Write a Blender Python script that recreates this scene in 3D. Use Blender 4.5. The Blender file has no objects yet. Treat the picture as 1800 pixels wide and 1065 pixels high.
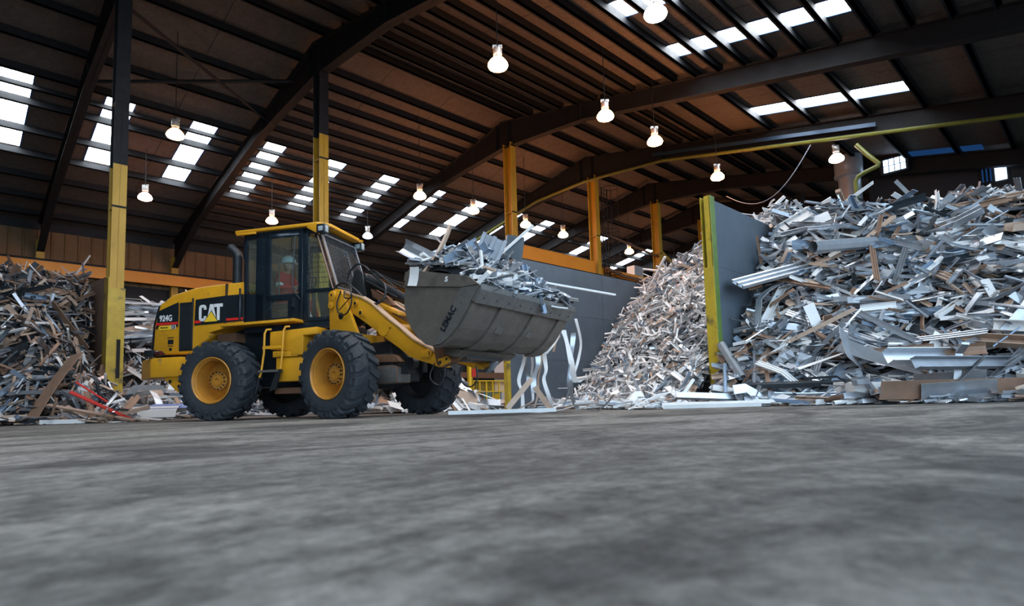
import bpy, bmesh, math, random
import numpy as np
from mathutils import Vector, Matrix
random.seed(7); rng=np.random.default_rng(11)
C=bpy.context.scene.collection
sin,cos,pi=math.sin,math.cos,math.pi
YAW=.799
LX,LY=sin(YAW),cos(YAW)          # building long axis
TX,TY=-cos(YAW),sin(YAW)         # across the building
def B(l,t,z=0.): return Vector((l*LX+t*TX, l*LY+t*TY, z))
# ------------------------------------------------------------ materials
def nt(name):
    m=bpy.data.materials.new(name); m.use_nodes=True
    n=m.node_tree.nodes; l=m.node_tree.links
    return m,n,l,n['Principled BSDF']
def mat(name,col,rough=.6,metal=0.,col2=None,scale=6.,amt=.5,bump=0.,bscale=40.,spec=.5,detail=6,stretch=None,col3=None,s3=2.,t3=.6):
    m,n,l,b=nt(name)
    b.inputs['Roughness'].default_value=rough; b.inputs['Metallic'].default_value=metal
    b.inputs['Specular IOR Level'].default_value=spec
    b.inputs['Base Color'].default_value=(*col,1)
    tc=n.new('ShaderNodeTexCoord'); src=tc.outputs['Object']
    if stretch:
        mp=n.new('ShaderNodeMapping'); mp.inputs['Scale'].default_value=stretch; l.new(src,mp.inputs[0]); src=mp.outputs[0]
    if col2:
        no=n.new('ShaderNodeTexNoise'); no.inputs['Scale'].default_value=scale; no.inputs['Detail'].default_value=detail; no.inputs['Roughness'].default_value=.65
        l.new(src,no.inputs['Vector'])
        cr=n.new('ShaderNodeValToRGB'); e=cr.color_ramp.elements
        e[0].position=.5-amt*.45; e[1].position=.5+amt*.45
        e[0].color=(*col2,1); e[1].color=(*col,1)
        l.new(no.outputs['Fac'],cr.inputs[0]); out=cr.outputs[0]
        if col3:
            n3=n.new('ShaderNodeTexNoise'); n3.inputs['Scale'].default_value=s3; n3.inputs['Detail'].default_value=8; l.new(src,n3.inputs['Vector'])
            c3=n.new('ShaderNodeValToRGB'); c3.color_ramp.elements[0].position=t3; c3.color_ramp.elements[1].position=min(1,t3+.12)
            l.new(n3.outputs['Fac'],c3.inputs[0])
            mx=n.new('ShaderNodeMixRGB'); l.new(c3.outputs[0],mx.inputs[0]); l.new(out,mx.inputs[1]); mx.inputs[2].default_value=(*col3,1); out=mx.outputs[0]
        l.new(out,b.inputs['Base Color'])
        mr=n.new('ShaderNodeMath'); mr.operation='MULTIPLY_ADD'; l.new(no.outputs['Fac'],mr.inputs[0]); mr.inputs[1].default_value=-.25; mr.inputs[2].default_value=min(1,rough+.12)
        l.new(mr.outputs[0],b.inputs['Roughness'])
    if bump:
        nb=n.new('ShaderNodeTexNoise'); nb.inputs['Scale'].default_value=bscale; nb.inputs['Detail'].default_value=5; l.new(src,nb.inputs['Vector'])
        bp=n.new('ShaderNodeBump'); bp.inputs['Strength'].default_value=bump; bp.inputs['Distance'].default_value=.02
        l.new(nb.outputs['Fac'],bp.inputs['Height']); l.new(bp.outputs[0],b.inputs['Normal'])
    return m
def roof_mat():
    m=mat('roof_lining_sheet',(.115,.098,.086),.85,0,(.07,.059,.052),5.,.7,.2,60,detail=10)
    n=m.node_tree.nodes; l=m.node_tree.links; b=n['Principled BSDF']; src=b.inputs['Base Color'].links[0].from_socket
    tc=n.new('ShaderNodeTexCoord'); sx=n.new('ShaderNodeSeparateXYZ'); l.new(tc.outputs['Object'],sx.inputs[0])
    def mt(op,a,v):
        q=n.new('ShaderNodeMath'); q.operation=op; l.new(a,q.inputs[0]); q.inputs[1].default_value=v; return q.outputs[0]
    f=mt('FRACT',mt('MULTIPLY',mt('ADD',sx.outputs[0],40.55),1/2.725),0); g=mt('LESS_THAN',f,.010)
    sp=n.new('ShaderNodeTexNoise'); sp.inputs['Scale'].default_value=45; sp.inputs['Detail'].default_value=3; l.new(tc.outputs['Object'],sp.inputs['Vector'])
    r=n.new('ShaderNodeValToRGB'); r.color_ramp.elements[0].position=.38; r.color_ramp.elements[1].position=.62; r.color_ramp.elements[0].color=(.62,.62,.62,1); r.color_ramp.elements[1].color=(1.25,1.22,1.2,1); l.new(sp.outputs['Fac'],r.inputs[0])
    m1=n.new('ShaderNodeMixRGB'); m1.blend_type='MULTIPLY'; m1.inputs[0].default_value=1; l.new(src,m1.inputs[1]); l.new(r.outputs[0],m1.inputs[2])
    mx=n.new('ShaderNodeMixRGB'); l.new(g,mx.inputs[0]); l.new(m1.outputs[0],mx.inputs[1]); mx.inputs[2].default_value=(.02,.018,.016,1); l.new(mx.outputs[0],b.inputs['Base Color'])
    return m
def emis(name,col,st):
    m,n,l,b=nt(name); n.remove(b); e=n.new('ShaderNodeEmission'); e.inputs[0].default_value=(*col,1); e.inputs[1].default_value=st
    l.new(e.outputs[0],n['Material Output'].inputs[0]); return m
def glass(name,tint=(.8,.9,.9),f=.12,dust=0.):
    m,n,l,b=nt(name); n.remove(b)
    t=n.new('ShaderNodeBsdfTransparent'); t.inputs[0].default_value=(*tint,1)
    g=n.new('ShaderNodeBsdfGlossy'); g.inputs['Roughness'].default_value=.03; g.inputs[0].default_value=(.9,.95,1,1)
    lw=n.new('ShaderNodeLayerWeight'); lw.inputs[0].default_value=f
    mx=n.new('ShaderNodeMixShader'); l.new(lw.outputs['Fresnel'],mx.inputs[0]); l.new(t.outputs[0],mx.inputs[1]); l.new(g.outputs[0],mx.inputs[2])
    df=n.new('ShaderNodeBsdfDiffuse'); df.inputs[0].default_value=(.55,.52,.42,1)
    no=n.new('ShaderNodeTexNoise'); no.inputs['Scale'].default_value=3.; no.inputs['Detail'].default_value=6
    mu=n.new('ShaderNodeMath'); mu.operation='MULTIPLY'; mu.inputs[1].default_value=dust*2; l.new(no.outputs['Fac'],mu.inputs[0])
    m2=n.new('ShaderNodeMixShader'); l.new(mu.outputs[0],m2.inputs[0]); l.new(mx.outputs[0],m2.inputs[1]); l.new(df.outputs[0],m2.inputs[2])
    l.new(m2.outputs[0],n['Material Output'].inputs[0]); return m
M={}
M['yellow']=mat('loader_yellow',(.74,.36,.014),.42,0,(.55,.25,.014),3.,.8,.08,60,col3=(.22,.14,.06),s3=5.,t3=.66)
M['yellow_rim']=mat('rim_yellow',(.66,.29,.025),.45,.1,(.24,.10,.025),5.,1.)
M['black']=mat('black_paint',(.008,.012,.016),.35,0,(.014,.02,.024),5,.8)
M['cab']=mat('cab_black_paint',(.007,.012,.018),.25,0,(.012,.02,.028),3,.8)
M['rubber']=mat('tyre_rubber',(.032,.040,.050),.75,0,(.011,.014,.019),6,.9,.5,50,col3=(.13,.13,.13),s3=8,t3=.66)
M['hose']=mat('hose_rubber',(.012,.015,.018),.45)
M['steel']=mat('dark_steel',(.05,.055,.06),.5,.6,(.02,.025,.03),8,.8,.1)
M['bucket']=mat('worn_bucket_steel',(.19,.165,.14),.55,.3,(.075,.064,.055),4.5,1.,.25,30,col3=(.045,.04,.038),s3=2.5,t3=.62)
M['bucket2']=mat('cutting_edge_steel',(.20,.195,.185),.5,.45,(.10,.095,.09),9,1.,.3,25)
M['rust']=mat('rusty_steel',(.25,.12,.06),.7,.2,(.08,.045,.03),9,1.,.2)
M['chrome']=mat('chrome_rod',(.7,.72,.75),.15,1.)
M['white']=mat('white_decal',(.72,.73,.72),.5)
M['red']=mat('red_decal',(.62,.02,.015),.5)
M['decalyellow']=mat('yellow_decal',(.85,.55,.03),.5)
M['coverall']=mat('red_coverall',(.62,.02,.02),.8,0,(.35,.01,.012),9,.8)
M['skin']=mat('skin',(.42,.22,.15),.5)
M['helmet']=mat('helmet_white',(.62,.70,.70),.3)
M['glove']=mat('glove',(.5,.46,.4),.8)
M['glass']=glass('cab_glass',dust=.06)
M['blueplastic']=mat('blue_plastic',(.02,.12,.5),.4)
M['lampglass']=mat('work_lamp_glass',(.35,.4,.42),.15)
M['redlens']=mat('red_lens',(.09,.01,.01),.3)
# building
M['roof']=roof_mat()
M['girder']=mat('dark_steel_and_column_shade',(.014,.016,.019),.7,0,(.007,.009,.012),4,.8,spec=.3)
M['rustgirder']=mat('rafter_steel',(.014,.015,.017),.75,0,(.008,.009,.011),3,.9,col3=(.06,.035,.022),s3=2.2,t3=.68,spec=.25)
M['colyellow']=mat('column_yellow',(.58,.35,.018),.5,0,(.33,.18,.015),1.6,.9,.15,20,col3=(.11,.08,.04),s3=1.7,t3=.64,stretch=(2,2,.6))
M['colbase']=mat('column_base_yellow',(.62,.42,.022),.5,0,(.28,.19,.02),3.5,.9,.2,20,col3=(.06,.05,.03),s3=3,t3=.6)
M['orange']=mat('crane_beam_orange',(.80,.33,.018),.5,0,(.62,.22,.018),.8,.9,.05,10)
M['partition']=mat('slate_steel_plate',(.10,.125,.155),.55,.1,(.055,.072,.092),1.3,1.,.2,6,col3=(.16,.18,.2),s3=5,t3=.70)
M['brownplate']=mat('brown_steel_plate',(.30,.175,.12),.75,.0,(.17,.10,.07),2.5,1.,.2,8)
M['cladding']=mat('brown_cladding',(.26,.145,.06),.7,0,(.11,.065,.03),.7,1.)
M['darkwall']=mat('dark_wall_sheet',(.018,.022,.026),.8,0,(.02,.022,.026),1,.9)
M['whitewall']=mat('white_wall_sheet',(.75,.66,.62),.7,0,(.62,.53,.5),.6,.8)
M['galv']=mat('galvanised_duct',(.5,.54,.6),.35,.5,(.33,.36,.4),3,.9)
M['greenpipe']=mat('green_yellow_pipe',(.13,.15,.012),.5,0,(.07,.07,.012),3,.8)
M['brownpipe']=mat('brown_pipe',(.20,.10,.05),.5,.3)
M['cable']=mat('grey_cable',(.25,.3,.38),.5)
M['lampbody']=mat('lamp_cast_housing',(.5,.52,.52),.4,.6)
M['skylight']=emis('skylight_daylight',(.90,.95,1.),17.)
M['skyframe']=mat('skylight_blue_trim',(.02,.07,.2),.5)
M['bulb']=emis('sodium_lamp_glow',(1.,.36,.12),75.)
M['bulbdim']=emis('amber_lamp_glow',(1.,.55,.25),14.)
M['bulbred']=emis('warm_lamp_glow',(1.,.42,.26),30.)
M['bulboff']=emis('unlit_lamp_faint_glow',(.7,.82,.9),1.6)  # the unlit lamp's pale glass is given a faint glow
M['bulbwhite']=emis('white_lamp_glow',(1.,.82,.72),14.)
M['farwin']=emis('far_window_daylight',(.55,.75,1.),3.)
M['dimwin']=emis('dusty_rooflight',(.02,.09,.28),.3)
# scrap
M['s_alu']=mat('scrap_mill_aluminium',(.60,.63,.67),.34,.75,(.36,.39,.43),5,.8)
M['s_white']=mat('scrap_white_painted',(.82,.81,.80),.5,0,(.66,.65,.64),5,.8)
M['s_grey']=mat('scrap_grey',(.30,.32,.35),.45,.4,(.17,.18,.2),5,.8)
M['s_dark']=mat('scrap_dark',(.04,.05,.06),.4,.3,(.02,.025,.03),5,.8)
M['s_brown']=mat('scrap_brown',(.36,.22,.15),.55,.1,(.2,.12,.08),5,.8)
M['s_tan']=mat('scrap_tan',(.52,.38,.29),.55,.1,(.36,.25,.18),5,.8)
M['s_blue']=mat('scrap_blue_grey',(.30,.38,.48),.35,.5,(.18,.24,.32),5,.8)
M['s_deepblue']=mat('scrap_blue',(.02,.1,.42),.4)
M['s_red']=mat('scrap_red',(.5,.03,.025),.45)
M['s_green']=mat('scrap_green',(.03,.3,.2),.45)
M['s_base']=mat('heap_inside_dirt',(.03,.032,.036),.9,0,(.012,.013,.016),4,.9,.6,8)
# ------------------------------------------------------------ mesh builder
class MB:
    def __init__(s): s.v=[];s.f=[];s.m=[];s.mi=0
    def add(s,vs,fs,mi=None):
        o=len(s.v); s.v+= [tuple(v) for v in vs]; s.f+=[tuple(i+o for i in f) for f in fs]; s.m+=[s.mi if mi is None else mi]*len(fs)
    def box(s,x0,x1,y0,y1,z0,z1,mi=None,M=None):
        v=[(x,y,z) for x in (x0,x1) for y in (y0,y1) for z in (z0,z1)]
        if M is not None: v=[tuple(M@Vector(p)) for p in v]
        s.add(v,[(0,1,3,2),(4,6,7,5),(0,4,5,1),(2,3,7,6),(0,2,6,4),(1,5,7,3)],mi)
    def prism(s,pts,y0,y1,mi=None,axis='y'):
        n=len(pts)
        if axis=='y': v=[(p[0],y0,p[1]) for p in pts]+[(p[0],y1,p[1]) for p in pts]
        elif axis=='x': v=[(y0,p[0],p[1]) for p in pts]+[(y1,p[0],p[1]) for p in pts]
        else: v=[(p[0],p[1],y0) for p in pts]+[(p[0],p[1],y1) for p in pts]
        s.add(v,[tuple(range(n)),tuple(range(2*n-1,n-1,-1))]+[(i,i+n,(i+1)%n+n,(i+1)%n) for i in range(n)],mi)
    def tube(s,path,r,n=8,mi=None,caps=True):
        P=[Vector(p) for p in path]; R=r if hasattr(r,'__len__') else [r]*len(P)
        up=Vector((0,0,1)); vs=[];fs=[]; prev=None
        for i,p in enumerate(P):
            d=(P[min(i+1,len(P)-1)]-P[max(i-1,0)]).normalized()
            if prev is None:
                a=d.cross(up if abs(d.z)<.9 else Vector((1,0,0))).normalized()
            else:
                a=(prev-d*prev.dot(d)).normalized()
            prev=a; b=d.cross(a)
            for k in range(n):
                th=2*pi*k/n; vs.append(p+(a*cos(th)+b*sin(th))*R[i])
        for i in range(len(P)-1):
            for k in range(n): fs.append((i*n+k,i*n+(k+1)%n,(i+1)*n+(k+1)%n,(i+1)*n+k))
        if caps: fs+= [tuple(range(n-1,-1,-1)),tuple((len(P)-1)*n+k for k in range(n))]
        s.add(vs,fs,mi)
    def lathe(s,prof,n=48,mi=None,axis='y',c=(0,0,0)):
        vs=[];fs=[]
        for (r,h) in prof:
            for k in range(n):
                th=2*pi*k/n
                if axis=='y': vs.append((c[0]+r*cos(th),c[1]+h,c[2]+r*sin(th)))
                elif axis=='z': vs.append((c[0]+r*cos(th),c[1]+r*sin(th),c[2]+h))
                else: vs.append((c[0]+h,c[1]+r*cos(th),c[2]+r*sin(th)))
        for i in range(len(prof)-1):
            for k in range(n): fs.append((i*n+k,i*n+(k+1)%n,(i+1)*n+(k+1)%n,(i+1)*n+k))
        s.add(vs,fs,mi)
    def cyl(s,c,r,y0,y1,n=24,mi=None,axis='y'):
        s.lathe([(0.0005,y0),(r,y0),(r,y1),(0.0005,y1)],n,mi,axis,c)
    def build(s,name,mats,parent=None,smooth=35,bevel=0,xf=None):
        me=bpy.data.meshes.new(name); me.from_pydata(s.v,[],s.f)
        if not isinstance(mats,(list,tuple)): mats=[mats]
        for m in mats: me.materials.append(M[m] if isinstance(m,str) else m)
        me.polygons.foreach_set('material_index',s.m)
        bm=bmesh.new(); bm.from_mesh(me); bmesh.ops.recalc_face_normals(bm,faces=bm.faces)
        if bevel:
            bmesh.ops.remove_doubles(bm,verts=bm.verts,dist=1e-5)
            es=[e for e in bm.edges if len(e.link_faces)==2 and e.calc_face_angle(0)>math.radians(30)]
            bmesh.ops.bevel(bm,geom=es,offset=bevel,segments=2,affect='EDGES',profile=.5)
        bm.to_mesh(me); bm.free()
        if smooth:
            me.polygons.foreach_set('use_smooth',[True]*len(me.polygons))
            me.set_sharp_from_angle(angle=math.radians(smooth))
        o=bpy.data.objects.new(name,me); C.objects.link(o)
        if parent: o.parent=parent
        if xf is not None:
            o.matrix_local=xf
        return o
def tag(o,label=None,cat=None,group=None,kind=None):
    if label: o['label']=label
    if cat: o['category']=cat
    if group: o['group']=group
    if kind: o['kind']=kind
    return o
def empty(name,loc=(0,0,0),rz=0):
    o=bpy.data.objects.new(name,None); C.objects.link(o); o.location=loc; o.rotation_euler=(0,0,rz); o.empty_display_size=.2; return o
def kids(o): return [c for c in bpy.data.objects if c.parent==o]
def copy_tree(o,parent=None,children=None):
    c=o.copy(); C.objects.link(c)
    if parent: c.parent=parent
    for ch in kids(o): copy_tree(ch,c)
    return c
def text_mesh(name,txt,size,mat_,parent,xf,ext=.003,off=0.,sx=1.,align='LEFT'):
    cu=bpy.data.curves.new(name,'FONT'); cu.body=txt; cu.size=size; cu.extrude=ext; cu.offset=off; cu.align_x=align; cu.resolution_u=3
    ob=bpy.data.objects.new(name+'_tmp',cu); C.objects.link(ob)
    dg=bpy.context.evaluated_depsgraph_get(); me=bpy.data.meshes.new_from_object(ob.evaluated_get(dg))
    bpy.data.objects.remove(ob); me.materials.clear(); me.materials.append(M[mat_])
    me.transform(Matrix.Diagonal((sx,1,1,1)))
    o=bpy.data.objects.new(name,me); C.objects.link(o); o.parent=parent; o.matrix_local=xf; return o
def quad_strip_poly(pts): return pts
# ------------------------------------------------------------ building
BW=Matrix(((LX,TX,0,0),(LY,TY,0,0),(0,0,1,0),(0,0,0,1)))   # (l,t,z) -> world
def bld(mb,name,mats,kind='structure',**k):
    o=mb.build(name,mats,**k); o.matrix_world=BW
    if kind: o['kind']=kind
    return o
ZR,TR,SL=12.15,17.3,.205
def zroof(t): return ZR-SL*abs(t-TR)
L0,L1=-13.,60.
T0,T1=-4.5,33.5
# floor
def floor_mat():
    m,n,l,b=nt('dusty_concrete_floor')
    tc=n.new('ShaderNodeTexCoord')
    def noise(sc,det,vec,ro=.6,dist=0.):
        x=n.new('ShaderNodeTexNoise'); x.inputs['Scale'].default_value=sc; x.inputs['Detail'].default_value=det; x.inputs['Roughness'].default_value=ro; x.inputs['Distortion'].default_value=dist; l.new(vec,x.inputs['Vector']); return x.outputs['Fac']
    def ramp(f,a,b_,c0,c1):
        r=n.new('ShaderNodeValToRGB'); r.color_ramp.elements[0].position=a; r.color_ramp.elements[1].position=b_
        r.color_ramp.elements[0].color=(*c0,1); r.color_ramp.elements[1].color=(*c1,1); l.new(f,r.inputs[0]); return r.outputs[0]
    mp=n.new('ShaderNodeMapping'); mp.inputs['Rotation'].default_value=(0,0,.25); mp.inputs['Scale'].default_value=(.55,1.,1); l.new(tc.outputs['Object'],mp.inputs[0])
    big=noise(.95,9,mp.outputs[0],.66,1.2)
    near=noise(9,8,tc.outputs['Object'],.68,.3)
    mid=noise(30,8,tc.outputs['Object'],.7)
    fine=noise(140,5,tc.outputs['Object'],.7)
    base=ramp(mid,.3,.7,(.16,.147,.132),(.32,.295,.265))
    dark=ramp(big,.40,.58,(.22,.235,.25),(1,1,1))
    dk2=ramp(near,.38,.56,(.40,.405,.41),(1,1,1))
    mx=n.new('ShaderNodeMixRGB'); mx.blend_type='MULTIPLY'; mx.inputs[0].default_value=.9; l.new(base,mx.inputs[1]); l.new(dark,mx.inputs[2])
    mx2=n.new('ShaderNodeMixRGB'); mx2.blend_type='MULTIPLY'; mx2.inputs[0].default_value=.8; l.new(mx.outputs[0],mx2.inputs[1]); l.new(dk2,mx2.inputs[2])
    sp=ramp(fine,.70,.73,(0,0,0),(1,1,1))
    mx3=n.new('ShaderNodeMixRGB'); mx3.inputs[2].default_value=(.5,.5,.48,1); l.new(sp,mx3.inputs[0]); l.new(mx2.outputs[0],mx3.inputs[1])
    l.new(mx3.outputs[0],b.inputs['Base Color'])
    rr=ramp(big,.35,.7,(.75,.75,.75),(.95,.95,.95)); l.new(rr,b.inputs['Roughness']); b.inputs['Specular IOR Level'].default_value=.2
    ad=n.new('ShaderNodeMath'); ad.operation='MULTIPLY_ADD'; l.new(mid,ad.inputs[0]); ad.inputs[1].default_value=2.5; l.new(fine,ad.inputs[2])
    bp=n.new('ShaderNodeBump'); bp.inputs['Strength'].default_value=.55; bp.inputs['Distance'].default_value=.006; l.new(ad.outputs[0],bp.inputs['Height']); l.new(bp.outputs[0],b.inputs['Normal'])
    return m
M['floor']=floor_mat()
def dirt_mat(): return M['s_base']
mb=MB(); mb.box(L0-25,L1,T0-25,T1+.5,-.3,0); bld(mb,'floor',['floor'],smooth=0)
# roof lining: two pitches, with gaps where the rooflights sit
far_strips=[(.92,1.81),(3.69,4.59),(6.39,7.30),(9.12,9.97),(11.82,12.70),(14.55,15.48),(17.38,18.27),(20.18,21.08),(22.95,23.85),(25.7,26.6),(28.4,29.3),(31.1,32.),(33.9,34.8),(36.6,37.5),(39.4,40.3)]
near_strips=[(-1.6,-.75),(1.1,1.95),(3.8,4.65),(6.55,7.4),(9.25,10.1),(11.95,12.80),(14.73,15.54),(20.28,21.15)]  # strips nearest the camera are unseen, added to light loader and floor
def roof_half(t_hi,t_lo,ta,tb,strips,name):
    # panels between t_hi (ridge) and t_lo (eave); strips open between ta..tb
    mb=MB()
    def panel(l0,l1,t0,t1):
        z0,z1=zroof(t0),zroof(t1)
        v=[(l0,t0,z0),(l1,t0,z0),(l1,t1,z1),(l0,t1,z1)]
        mb.add(v+[(a,b,c+.06) for a,b,c in v],[(0,1,2,3),(7,6,5,4),(0,4,5,1),(1,5,6,2),(2,6,7,3),(3,7,4,0)])
    panel(L0,L1,t_hi,ta); panel(L0,L1,tb,t_lo)
    x=L0
    for a,b in strips: panel(x,a,ta,tb); x=b
    panel(x,L1,ta,tb)
    return bld(mb,name,['roof'],smooth=0)
roof_half(TR,T1+.3,22.93,27.52,far_strips,'ceiling')
roof_half(TR,T0,8.40,3.58,near_strips,'ceiling_near')
wi=0
for (strips,ta,tb) in ((far_strips,22.93,27.52),(near_strips,3.58,8.40)):
    for a,b in strips:
        wi+=1
        mb=MB()
        n=10
        # corrugated translucent sheet
        vs=[];fs=[]
        for i in range(n*4+1):
            l=a+(b-a)*i/(n*4); dz=.012*sin(i*pi/2)
            vs+=[(l,ta,zroof(ta)+.03+dz),(l,tb,zroof(tb)+.03+dz)]
        for i in range(n*4): fs.append((2*i,2*i+1,2*i+3,2*i+2))
        mb.add(vs,fs,0)
        for (l0,l1) in ((a-.015,a+.035),(b-.035,b+.015)):
            mb.add([(l0,ta,zroof(ta)-.02),(l1,ta,zroof(ta)-.02),(l1,tb,zroof(tb)-.02),(l0,tb,zroof(tb)-.02),(l0,ta,zroof(ta)+.01),(l1,ta,zroof(ta)+.01),(l1,tb,zroof(tb)+.01),(l0,tb,zroof(tb)+.01)],[(0,1,2,3),(7,6,5,4),(0,4,5,1),(1,5,6,2),(2,6,7,3),(3,7,4,0)],1)
        bld(mb,f'window_{wi}',['skylight','skyframe'],smooth=0)
# purlins
frames=[-2.4,3.01,8.37,16.71,22.3,27.8,33.2,38.6,44.,49.4]
def purlin(t,l0,l1,w=.10,d=.23):
    mb=MB(); z=zroof(t)-.005
    mb.box(l0,l1,t-w/2,t+w/2,z-d,z)
    mb.box(l0,l1,t-w/2,t+w/2+.05,z-d,z-d+.015)
    bld(mb,'purlin',['girder'],smooth=0)
for t in (18.2,19.8,21.35,22.85,24.46,26.07,27.6,29.2,30.8,32.3,16.4,14.8,13.2,11.6,10.0,8.45,6.9,5.25,3.6,2.0,.4,-1.2,-2.8): purlin(t,L0,L1)
for t in (19.0,20.6,22.1,25.27,26.85,28.4,30.,15.6,14.,12.4,10.8,9.2,7.68,6.08,4.42,2.8,1.2): purlin(t,8.37,16.71)
purlin(23.72,L0,L1,.09,.14)
for t in (11.0,12.2,): purlin(t,16.71,22.3)
for t in (9.4,11.0): purlin(t,22.3,27.8)
# rafters: haunched portal frames
def rafter(l,i):
    mb=MB()
    ts=[T0,1.,4.,8.,11.,13.,14.6,16.2,17.3,18.4,20.,22.,26.,29.5,31.5,33.]
    def depth(t):
        a=abs(t-TR)
        d=.62
        if a<4.2: d=.62+.55*(1-a/4.2)
        if t>29.5: d=.62+.75*((t-29.5)/3.5)**1.3
        return d
    top=[(t,zroof(t)-.21) for t in ts]; bot=[(t,zroof(t)-.21-depth(t)) for t in ts]
    n=len(ts)
    for k in range(n-1):
        t0,t1=ts[k],ts[k+1]
        q=[top[k],top[k+1],bot[k+1],bot[k]]
        mb.prism([(p[0],p[1]) for p in q],l-.012,l+.012,axis='x')
        for (a,b,s) in ((top[k],top[k+1],-1),(bot[k],bot[k+1],1)):
            pr=[(a[0],a[1]),(b[0],b[1]),(b[0],b[1]+s*.03),(a[0],a[1]+s*.03)]
            mb.prism(pr,l-.14,l+.14,axis='x')
    for t in (16.95,17.65,13.1,21.5): # stiffeners
        zt=zroof(t)-.21; mb.box(l-.13,l+.13,t-.008,t+.008,zt-depth(t),zt)
    # knee at the eave
    bld(mb,'rafter',['rustgirder'],smooth=0)
for i,l in enumerate(frames): rafter(l,i)
# ridge columns
def column(l,t,boxed=False,ztop=None,w=.30,d=.44,name='column',zshade=20.):
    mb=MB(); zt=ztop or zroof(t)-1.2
    zs=[(0,min(zshade,zt),0),(zshade,zt,1)]  # dark material above this height imitates light fading toward the roof
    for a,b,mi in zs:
        if b<=a: continue
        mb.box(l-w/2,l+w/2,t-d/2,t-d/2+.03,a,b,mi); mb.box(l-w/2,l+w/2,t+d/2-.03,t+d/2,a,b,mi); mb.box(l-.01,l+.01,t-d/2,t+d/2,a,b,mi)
    mb.box(l-.28,l+.28,t-.33,t+.33,0,.04,0)
    for z in (2.4,5.2,7.9): mb.box(l-w/2-.01,l+w/2+.01,t-d/2-.01,t-d/2+.0,z,z+.05,1); mb.box(l-w/2+.02,l+w/2-.02,t-d/2,t+d/2,z,z+.015,0)
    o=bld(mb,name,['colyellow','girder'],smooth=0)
    if boxed:
        m2=MB()
        m2.box(l-w/2-.03,l+w/2+.03,t-d/2-.035,t-d/2-.005,0,3.2,0)
        m2.box(l-w/2-.03,l-w/2-.005,t-d/2-.03,t+d/2+.01,0,3.45,0)
        m2.box(l+.02,l+.11,t-d/2-.041,t-d/2-.036,1.0,1.95,1)
        c=m2.build('protective_casing',['colbase','rustgirder'],parent=o,smooth=0,bevel=.006)
    return o
column(3.01,17.,True,zshade=6.3); column(8.37,17.,zshade=8.7)
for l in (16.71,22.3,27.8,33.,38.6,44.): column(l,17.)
# far wall (line t=33.3) with its columns, cladding and crane beam
mb=MB(); mb.box(L0,30.5,33.35,33.5,0,9.1); mb.box(36.5,L1,33.35,33.5,0,9.1); mb.box(30.5,36.5,33.35,33.5,4.4,9.1)
bld(mb,'wall_far',['darkwall'],smooth=0)
mb=MB()   # corrugated cladding band above the crane beam
vs=[];fs=[];k=0
x=L0; step=.0
pts=[]
while x<44:
    pts+=[(x,33.28),(x+.38,33.28),(x+.42,33.24),(x+.46,33.24),(x+.50,33.28)]; x+=.5
for (a,b) in pts: vs+=[(a,b,6.3),(a,b,8.45)]
for i in range(len(pts)-1): fs.append((2*i,2*i+2,2*i+3,2*i+1))
mb.add(vs,fs); bld(mb,'wall_far_cladding',['cladding'],smooth=0)
for l in frames[:8]:
    mb=MB()
    for (a,b,mi) in ((0,7.95,0),): 
        mb.box(l-.15,l+.15,32.9,32.93,a,b,mi); mb.box(l-.15,l+.15,33.2,33.23,a,b,mi); mb.box(l-.01,l+.01,32.9,33.2,a,b,mi)
    bld(mb,'wall_column',['colyellow'],smooth=0)
def ibeam(l0,l1,t,z0,z1,w,name,mt,fl=.03,wb=.02,splice=()):
    mb=MB(); mb.box(l0,l1,t-w/2,t+w/2,z0,z0+fl); mb.box(l0,l1,t-w/2,t+w/2,z1-fl,z1); mb.box(l0,l1,t-wb,t+wb,z0,z1)
    for s in splice: mb.box(s-.012,s+.012,t-w/2+.02,t+w/2-.02,z0,z1); 
    return bld(mb,name,[mt],smooth=0)
ibeam(L0+.1,40,32.6,6.40,6.93,.16,'crane_beam','orange',wb=.06,splice=(2.9,8.3,16.7,22.3))
mb=MB(); mb.box(L0+.1,40,32.55,32.65,6.93,7.03); bld(mb,'crane_rail',['girder'],smooth=0)
tag(bpy.data.objects['crane_beam'],'long orange crane runway beam across the clad far wall','beam',kind='thing')
tag(bpy.data.objects['crane_rail'],'dark rail on top of the far wall runway beam','rail',kind='thing')
b2=ibeam(16.86,22.15,17.,6.08,6.68,.18,'runway_beam','orange',wb=.07,splice=(21.6,)); tag(b2,'orange beam between the third and fourth yellow columns','beam',kind='thing')
b3=ibeam(22.45,32.85,17.,5.95,6.45,.18,'runway_beam','orange',wb=.07,splice=(25.,27.7,30.)); tag(b3,'orange beam beyond the column with the caged ladder','beam',kind='thing')
mb=MB(); mb.box(16.9,33.,16.62,16.66,5.85,6.0); mb.box(16.9,22.1,16.7,17.2,5.86,5.9); w=bld(mb,'walkway_edge',['rustgirder'],smooth=0); tag(w,'dark rusty walkway edge under the orange column-row beam','walkway',kind='thing')
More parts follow.
